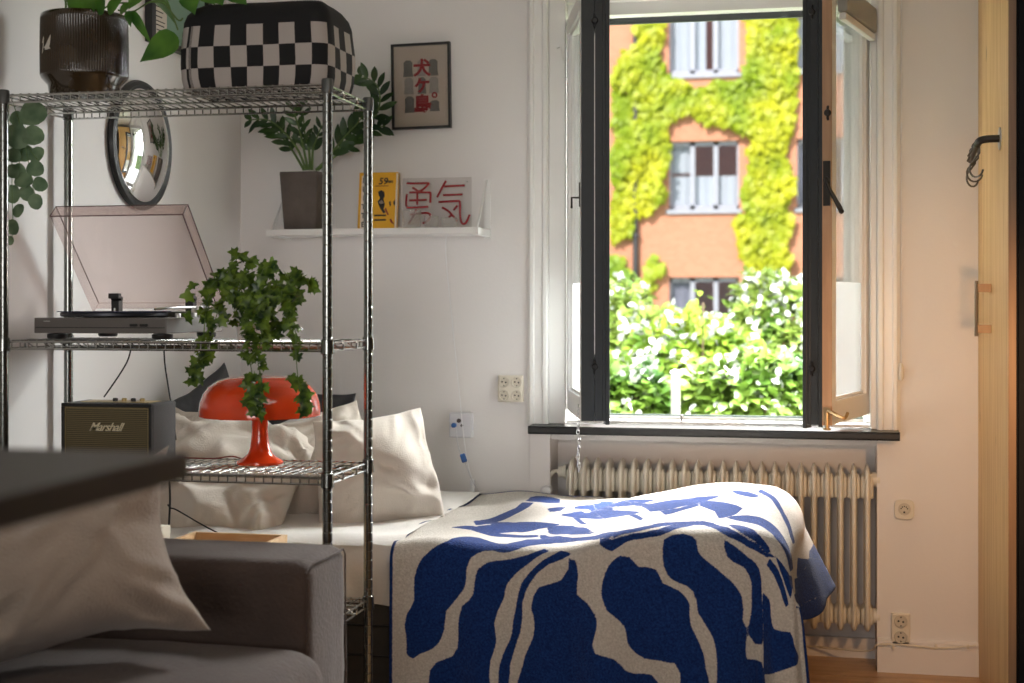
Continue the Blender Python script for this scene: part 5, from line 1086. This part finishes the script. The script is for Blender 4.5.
m.tube(curve_pts(pts, 5), .003, 6); q = atY(171, 506, 3.70); m.tube(curve_pts([q+V((-.01, 0, .004)), q+V((0, 0, -.006)), q+V((.02, .0, -.012)), q+V((.10, .02, -.06)), q+V((.2, .04, -.11))], 5), .0022, 6)
tag(m.build('power_cable', HOLE), 'black power cable hanging down the back of the rack beside the creased pillow', 'cable')
# ================================================================ wall shelf and what stands on it
SHW = mat('white_shelf_lacquer', (.84, .83, .81), .35, var=.01)
sz0, sz1, sy0, sx0, sx1 = 1.500, 1.522, 4.825, -1.932, -1.146
ws = thing('wall_shelf', 'narrow white floating shelf with wire brackets on the back wall', 'shelf', (-1.54, 4.92, 1.50))
MB().box(sx0, sx1, sy0, YW-.001, sz0, sz1).build('board', SHW, ws, smooth=False, bevel=.002)
for x in (sx0+.012, sx1-.012):
    b = MB(); b.box(x-.012, x+.012, YW-.005, YW, sz0-.01, sz1+.185)
    b.tube([(x, YW-.004, sz1+.18), (x+.006, sy0+.01, sz1-.002)], .0030, 6); b.tube([(x-.006, YW-.004, sz1+.18), (x-.01, sy0+.075, sz1-.002)], .0024, 6)
    b.box(x-.012, x+.012, sy0-.003, YW, sz0-.004, sz0)
    b.build('bracket', SHW, ws, smooth=False)
# ZZ plant
c = V((-1.818, 4.922, sz1+.001))
zz = thing('potted_zz_plant', 'dark green zz plant in a square grey-brown pot on the wall shelf', 'plant', c)
POT = mat('grey_brown_clay', (.105, .085, .072), .8, var=.35, vscale=22, bump=.2, bscale=60)
def sq(z, h, r=.008): return [c+V((sx*(h-r)+r*math.cos(a), sy*(h-r)+r*math.sin(a), z)) for sx, sy, a0 in ((1, 1, 0), (-1, 1, PI/2), (-1, -1, PI), (1, -1, 3*PI/2)) for a in (a0, a0+PI/4, a0+PI/2)]
MB().loft([sq(0, .060), sq(.003, .0615), sq(.204, .0735), sq(.208, .0725), sq(.208, .066), sq(.19, .065)]).build('pot', POT, zz, angle=50)
MB().box(c.x-.064, c.x+.064, c.y-.064, c.y+.064, c.z+.185, c.z+.192).build('soil', SOIL, zz, smooth=False)
ZG = leafmat('zz_leaf', (.012, .040, .012), (.045, .105, .022), .3, .12, 12)
st = MB(); fo = MB(); r = random.Random(21)
for q, Y1, L in (([(306, 170), (298, 150), (284, 132), (268, 120), (250, 120)], 4.86, .062), ([(308, 170), (304, 150), (299, 128), (294, 110), (300, 100)], 4.86, .055), ([(312, 170), (313, 150), (316, 140), (322, 125)], 4.88, .05),
                 ([(316, 170), (328, 158), (342, 140), (356, 125), (366, 112)], 4.88, .075), ([(318, 170), (335, 152), (352, 136), (374, 118), (380, 100), (376, 84), (362, 76)], 4.90, .07), ([(310, 170), (309, 150), (305, 135), (303, 110)], 4.90, .05),
                 ([(304, 170), (292, 150), (280, 135), (272, 128)], 4.92, .06), ([(320, 168), (346, 148), (372, 130), (385, 126)], 4.92, .06)):
    n_ = len(q); pts = curve_pts([atY(x, y, 4.92+(Y1-4.92)*i/(n_-1)) for i, (x, y) in enumerate(q)], 7)
    m_ = len(pts); st.tube(pts, [.0052-.0035*i/m_ for i in range(m_)], 6)
    for k_ in range(9 if len(q) > 4 else 7, m_, 3):
        t_ = (pts[min(k_+1, m_-1)]-pts[k_-1]).normalized()
        for sg in (-1, 1):
            sd_ = t_.cross(V((0, -1, .15))).normalized()*sg
            leaf(fo, pts[k_], t_*.75+sd_*.75+V((0, r.uniform(-.35, .25), 0)), V((r.uniform(-.3, .3), -1, r.uniform(.0, .5))), L*r.uniform(.8, 1.1)*(.75 if k_ > m_-3 else 1), L*.36, 'oval', .12, .12)
fo.build('foliage', ZG, zz, recalc=False); st.build('stem', STEMM, zz)
# yellow book
BY = mat('yellow_cover', (.78, .40, .012), .45, var=.03); PAP = mat('paper', (.78, .73, .64), .8); INK = mat('black_ink', (.012, .010, .010), .5); PINKP = mat('pale_strip', (.78, .66, .56), .5); REDI = mat('dark_red_ink', (.22, .02, .01), .5)
b0 = atY(357.5, 226, 4.945); x0, w_, h_ = b0.x, .146, .212; yb = 4.945
bk = thing('book', 'yellow paperback standing face-out on the wall shelf', 'book', (x0+w_/2, 4.955, sz1+.001))
Mt = Matrix.Translation(V((x0, yb, sz1+.001))) @ Matrix.Rotation(math.radians(-7), 4, 'X')
def bbx(name, m, a, b_, c_, d, e, f, **k): return MB().box(a, b_, c_, d, e, f).build(name, m, bk, smooth=False, M=W[bk.name].inverted() @ Mt, **k)
bbx('front_cover', BY, 0, w_, 0, .001, 0, h_); bbx('pages', PAP, .002, w_-.002, .001, .017, .002, h_-.002); bbx('back_cover', BY, 0, w_, .017, .018, 0, h_); bbx('spine', BY, -.0005, .001, 0, .018, 0, h_)
bbx('title_strip', PINKP, .009, .030, -.0004, 0, .004, h_-.012); bbx('edge_strip', PAP, w_-.006, w_-.001, -.0004, 0, .004, h_-.004)
def btext(s_, x, z, size, m_=INK, **k): return text('title', s_, size, m_, bk, Mt @ facing_front((x, -.0006, z)), extrude=.0002, offset=.0008, **k)
for i, ch_ in enumerate('ELITTE'): btext(ch_, .0195, h_-.030-.0325*i, .026)
btext('59', .090, h_-.034, .034, shear=.2); btext('mm', .116, h_-.034, .016)
btext('THE NOVEL', .085, h_-.052, .009, REDI) if False else None
ink = MB()
def bp_(m_, poly, name): MB().prism([(x*w_, z*h_) for x, z in poly], lambda u, v_, d: V((u, -.0004-d, v_)), 0, .0004).build(name, m_, bk, smooth=False, M=W[bk.name].inverted() @ Mt)
bp_(INK, [(.50, .66), (.58, .69), (.66, .66), (.68, .58), (.64, .54), (.69, .44), (.66, .36), (.72, .30), (.66, .28), (.58, .36), (.52, .44), (.49, .50), (.56, .55), (.52, .60)], 'cover_figure')
bp_(PINKP, [(.53, .48), (.60, .52), (.66, .47), (.62, .45), (.56, .45)], 'figure_accent')
bp_(REDI, [(.68, .36), (.72, .38), (.80, .26), (.77, .25)], 'figure_streak')
bp_(INK, [(.79, .48), (.83, .50), (.85, .42), (.82, .40)], 'cover_mark'); bp_(INK, [(.90, .48), (.95, .52), (.95, .42), (.92, .42)], 'cover_mark'); bp_(REDI, [(.82, .18), (.86, .19), (.96, .08), (.86, .12)], 'cover_mark')
for z in (.235, .155): bp_(INK, [(.42, z), (.73, z), (.73, z+.028), (.42, z+.028)], 'text_line')
bp_(REDI, [(.42, .70+.055), (.76, .70+.055), (.76, .70+.067), (.42, .70+.067)], 'text_line')
# neon sign
ns = thing('neon_sign', 'unlit red neon sign of two kanji on a clear acrylic panel on the wall shelf', 'sign', (-1.32, 4.965, sz1+.001))
def npx(x, y): return atY(395+x/9.752, 170+y/9.752, 4.955)
REDN = mat('dark_red_tube', (.30, .012, .018), .25, coat=.4)
strokes = [[(115, 130), (200, 130), (318, 128), (322, 140), (275, 188), (222, 213)], [(172, 172), (200, 190), (235, 213)], [(140, 218), (325, 218), (345, 235), (343, 320)], [(115, 235), (108, 330), (118, 360), (140, 367), (325, 358)], [(140, 296), (310, 290)], [(217, 215), (217, 340)],
           [(150, 440), (180, 428), (300, 418), (335, 428), (345, 445), (325, 490), (270, 520)], [(205, 385), (185, 440), (130, 525)],
           [(497, 105), (455, 180), (410, 265)], [(480, 160), (580, 154), (680, 150)], [(470, 245), (660, 237)], [(425, 312), (610, 302), (632, 315), (634, 440), (648, 510), (675, 525), (700, 500), (728, 435)], [(460, 365), (530, 410), (605, 500)], [(610, 345), (570, 392)], [(548, 440), (525, 462)]]
for s_ in strokes:
    MB().tube(curve_pts([npx(x, y) for x, y in s_], 5), .0040, 8).build('neon_tube', REDN, ns)
a_, b_ = npx(70, 80), npx(740, 535)
ACR = glassy('clear_acrylic', (.93, .92, .92), .05, .02)
MB().box(a_.x, b_.x, 4.962, 4.966, sz1+.001, a_.z).build('acrylic_panel', ACR, ns, smooth=False)
for x_, y_ in ((120, 110), (690, 110), (120, 500), (690, 480)):
    q = npx(x_, y_); MB().tube([V((q.x, 4.955, q.z)), V((q.x, 4.975, q.z))], .003, 8).build('spacer', STEEL, ns)
# glass candle holders
TUM = glassy('tumbler_glass', (.96, .96, .95), .10, .06, milk=.12)
GL = ['tallest small glass, left of three before the red sign', 'middle of three small glasses before the red sign', 'rightmost of three small glasses before the red sign']
for i, (pa, pb, pt_) in enumerate(((402, 421.5, 211), (424, 439, 216.5), (441.5, 457, 218))):
    p, q, t_ = atY(pa, 226, 4.875), atY(pb, 226, 4.875), atY(pa, pt_, 4.875); R = (q.x-p.x)/2*.98; h_ = t_.z-sz1
    MBg = MB().lathe([(0, 0), (R*.85, 0), (R*.9, .003), (R, h_), (R-.002, h_), (R*.86-.002, .008), (0, .007)], ((p.x+q.x)/2, 4.875, sz1+.001), 28)
    g = MBg.build('small_glass', TUM); tag(g, GL[i], 'glass', 'small glasses on the wall shelf')
# framed print on the back wall
PAPB = mat('beige_print_paper', (.50, .43, .36), .8, var=.03); GREYI = mat('grey_ink', (.17, .165, .15), .8, var=.2, vscale=90); LGREY = mat('light_grey_ink', (.33, .31, .28), .8, var=.15, vscale=90); RED2 = mat('red_ink', (.28, .02, .025), .7)
FRB = mat('black_frame', (.012, .012, .012), .4)
p0, p1 = atY(393, 45, YW), atY(451.5, 128.5, YW)
pf = thing('framed_print', 'black framed beige print with red characters on the back wall', 'picture', ((p0.x+p1.x)/2, YW, (p0.z+p1.z)/2), rot=(0, math.radians(-.9), 0))
w_, h_ = (p1.x-p0.x)/2, (p0.z-p1.z)/2
def pb(name, m_, a, b_, c_, d, e, f): return MB().box(a, b_, c_, d, e, f).build(name, m_, pf, smooth=False, local=True)
f_ = MB(); ft = .0085
for a, b_, c_, d in ((-w_, w_, h_-ft, h_), (-w_, w_, -h_, -h_+ft), (-w_, -w_+ft, -h_+ft, h_-ft), (w_-ft, w_, -h_+ft, h_-ft)): f_.box(a, b_, -.022, -.001, c_, d)
f_.build('frame', FRB, pf, smooth=False, local=True)
pb('paper', PAPB, -w_+ft, w_-ft, -.012, -.010, -h_+ft, h_-ft)
def blob(name, m_, cx, cz, bw, bh, bumps=0):
    P = [(cx-bw, cz-bh), (cx+bw, cz-bh), (cx+bw*.85, cz-bh*.2), (cx+bw*.9, cz+bh*.7), (cx+bw*.4, cz+bh), (cx-bw*.4, cz+bh), (cx-bw*.9, cz+bh*.7), (cx-bw*.85, cz-bh*.2)]
    MB().prism(P, lambda u, v_, d: V((u, -.0122-d, v_)), 0, .0003).build(name, m_, pf, smooth=False, local=True)
cols, rws = (-.047, .003, .048), (.066, .002, -.066)
for i, x in enumerate(cols):
    for j, z in enumerate(rws):
        if j == 2 and i == 1: continue
        blob('grey_block', (GREYI, LGREY)[(i+j) % 2], x+.002*(j-1), z-(.008 if (i, j) == (2, 2) else 0), .019 if i != 1 else .016, .030 if (i, j) != (2, 2) else .020)
for ch_, z, s_ in (('犬', .062, .066), ('ケ', -.002, .060), ('島', -.070, .070)):
    text('character', ch_, s_, RED2, pf, W[pf.name] @ facing_front((.004, -.0135, z)), extrude=.0003, offset=.0022)
MB().lathe([(.0055, 0), (.011, 0), (.011, .0004), (.0055, .0004)], (.05, -.0126, -.035), 20, 'y', cap=False).build('red_ring', RED2, pf, local=True, smooth=False)
pb('glazing', glassy('print_glass', (.97, .97, .97), .04, .05), -w_+ft, w_-ft, -.016, -.015, -h_+ft, h_-ft)
# framed print on the left wall, above the mirror
pl_ = thing('framed_poster', 'black framed pale and green poster on the left wall above the round mirror', 'picture', (XL, 4.47, 2.33))
def lb(name, m_, y0, y1, z0, z1, d0, d1): return MB().box(XL+d0, XL+d1, y0, y1, z0, z1).build(name, m_, pl_, smooth=False)
Y0, Y1, Z0, Z1 = 4.235, 4.70, 2.100, 2.62
f_ = MB(); ft = .028
for a, b_, c_, d in ((Y0, Y1, Z0, Z0+.02), (Y0, Y1, Z1-.02, Z1), (Y0, Y0+ft, Z0+.02, Z1-.02), (Y1-ft, Y1, Z0+.02, Z1-.02)): f_.box(XL+.001, XL+.026, a, b_, c_, d)
f_.build('frame', FRB, pl_, smooth=False)
lb('paper', PAPB if False else mat('pale_paper', (.62, .56, .48), .8), Y0+ft, Y1-ft, Z0+.02, Z1-.02, .004, .010)
lb('green_field', mat('sage_green_ink', (.20, .32, .24), .8), Y0+.14, Y1-ft, Z0+.02, Z1-.02, .010, .0106)
for k_ in range(7):
    z = 2.225-.016*k_-(.012 if k_ > 2 else 0); lb('text_line', INK, Y0+.045+(.02 if k_ > 3 else 0), Y0+.12-(.008*(k_ % 3)), z, z+.0035, .010, .0107)
lb('text_rule', INK, Y0+.04, Y0+.125, 2.232, 2.236, .010, .0107); lb('text_rule', INK, Y0+.04, Y0+.125, 2.178, 2.181, .010, .0107)
# convex mirror on the left wall
cm = V((XL, 4.185, 1.758))
mi = thing('convex_mirror', 'round convex mirror with black rim on the left wall', 'mirror', cm)
MB().lathe([(.190, .001), (.204, .003), (.207, .012), (.203, .022), (.192, .026), (.184, .022)], cm, 56, 'x').build('rim', FRB, mi)
pr = [(.190*math.sin(t_), .010+.055*(math.cos(t_*1.0)-math.cos(PI/2))/(1)) for t_ in [PI/2*(1-k_/14) for k_ in range(15)]]
Rr = .36; pr = [(.190*(1-k_/16), .016+math.sqrt(Rr*Rr-(.190*(1-k_/16))**2)-math.sqrt(Rr*Rr-.19**2)) for k_ in range(17)]
MB().lathe(pr, cm, 56, 'x').build('mirror_glass', mat('mirror_silver', (.88, .88, .88), .03, metal=1, var=0), mi, angle=180)
# adapter on the wall with its cords
q = atY(462.5, 425.5, YW)
ad = thing('power_adapter', 'white plug-in adapter with blue plug on the back wall above the bed', 'adapter', q)
MB().box(q.x-.043, q.x+.043, YW-.032, YW-.001, q.z-.042, q.z+.048).build('housing', mat('grey_white_plastic', (.66, .66, .69), .4), ad, smooth=False, bevel=.005)
BLU = mat('blue_plastic', (.02, .10, .32), .4)
MB().lathe([(0, 0), (.009, 0), (.009, .014), (.006, .016), (0, .016)], (q.x-.022, YW-.032, q.z+.004), 14, 'y').build('plug', BLU, ad)
MB().lathe([(0, 0), (.008, 0), (.008, .003), (0, .003)], (q.x-.005, YW-.032, q.z+.020), 14, 'y').build('socket_hole', mat('brown_plastic', (.07, .05, .045), .5), ad)
MB().lathe([(0, 0), (.005, 0), (.005, .004), (0, .004)], (q.x+.006, YW-.032, q.z+.003), 14, 'y').build('socket_hole', HOLE, ad)
cdm = MB(); pw = lambda l, Y=4.985: curve_pts([atY(x, y, Y) for x, y in l], 6)
cw = thing('sign_cord', 'thin white cord running from the wall shelf down past the adapter to the bed', 'cord', atY(450, 240, 4.985))
MB().tube(pw([(446, 236), (446, 260), (451, 310), (456, 360), (460, 400), (464, 440), (468, 465), (472, 480)]), .0018, 6).build('cord', WPLAST, cw)
MB().tube(pw([(472, 480), (474, 500), (478, 512)]), .0016, 6).build('cord', WPLAST, cw)
sq_ = atY(472.5, 488, 4.982); MB().box(sq_.x-.008, sq_.x+.008, 4.975, 4.99, sq_.z-.032, sq_.z+.032).build('inline_switch', WPLAST, cw, smooth=False, bevel=.004)
ck_ = thing('plug_cord', 'short grey cord with a dark blue tag hanging from the adapter plug', 'cord', atY(456, 427, 4.98))
MB().tube(pw([(456, 427), (457, 440), (460, 452), (464, 460), (472, 480), (480, 493), (486, 503)], 4.975), .0015, 6).build('cord', mat('pale_grey_cord', (.6, .6, .62), .5), ck_)
tq = atY(463.5, 458, 4.972); M_ = Matrix.Translation(tq) @ Matrix.Rotation(math.radians(-18), 4, 'Y')
MB().box(-.010, .010, -.006, .006, -.016, .016).build('tag', BLU, ck_, smooth=False, bevel=.004, M=W[ck_.name].inverted() @ M_)
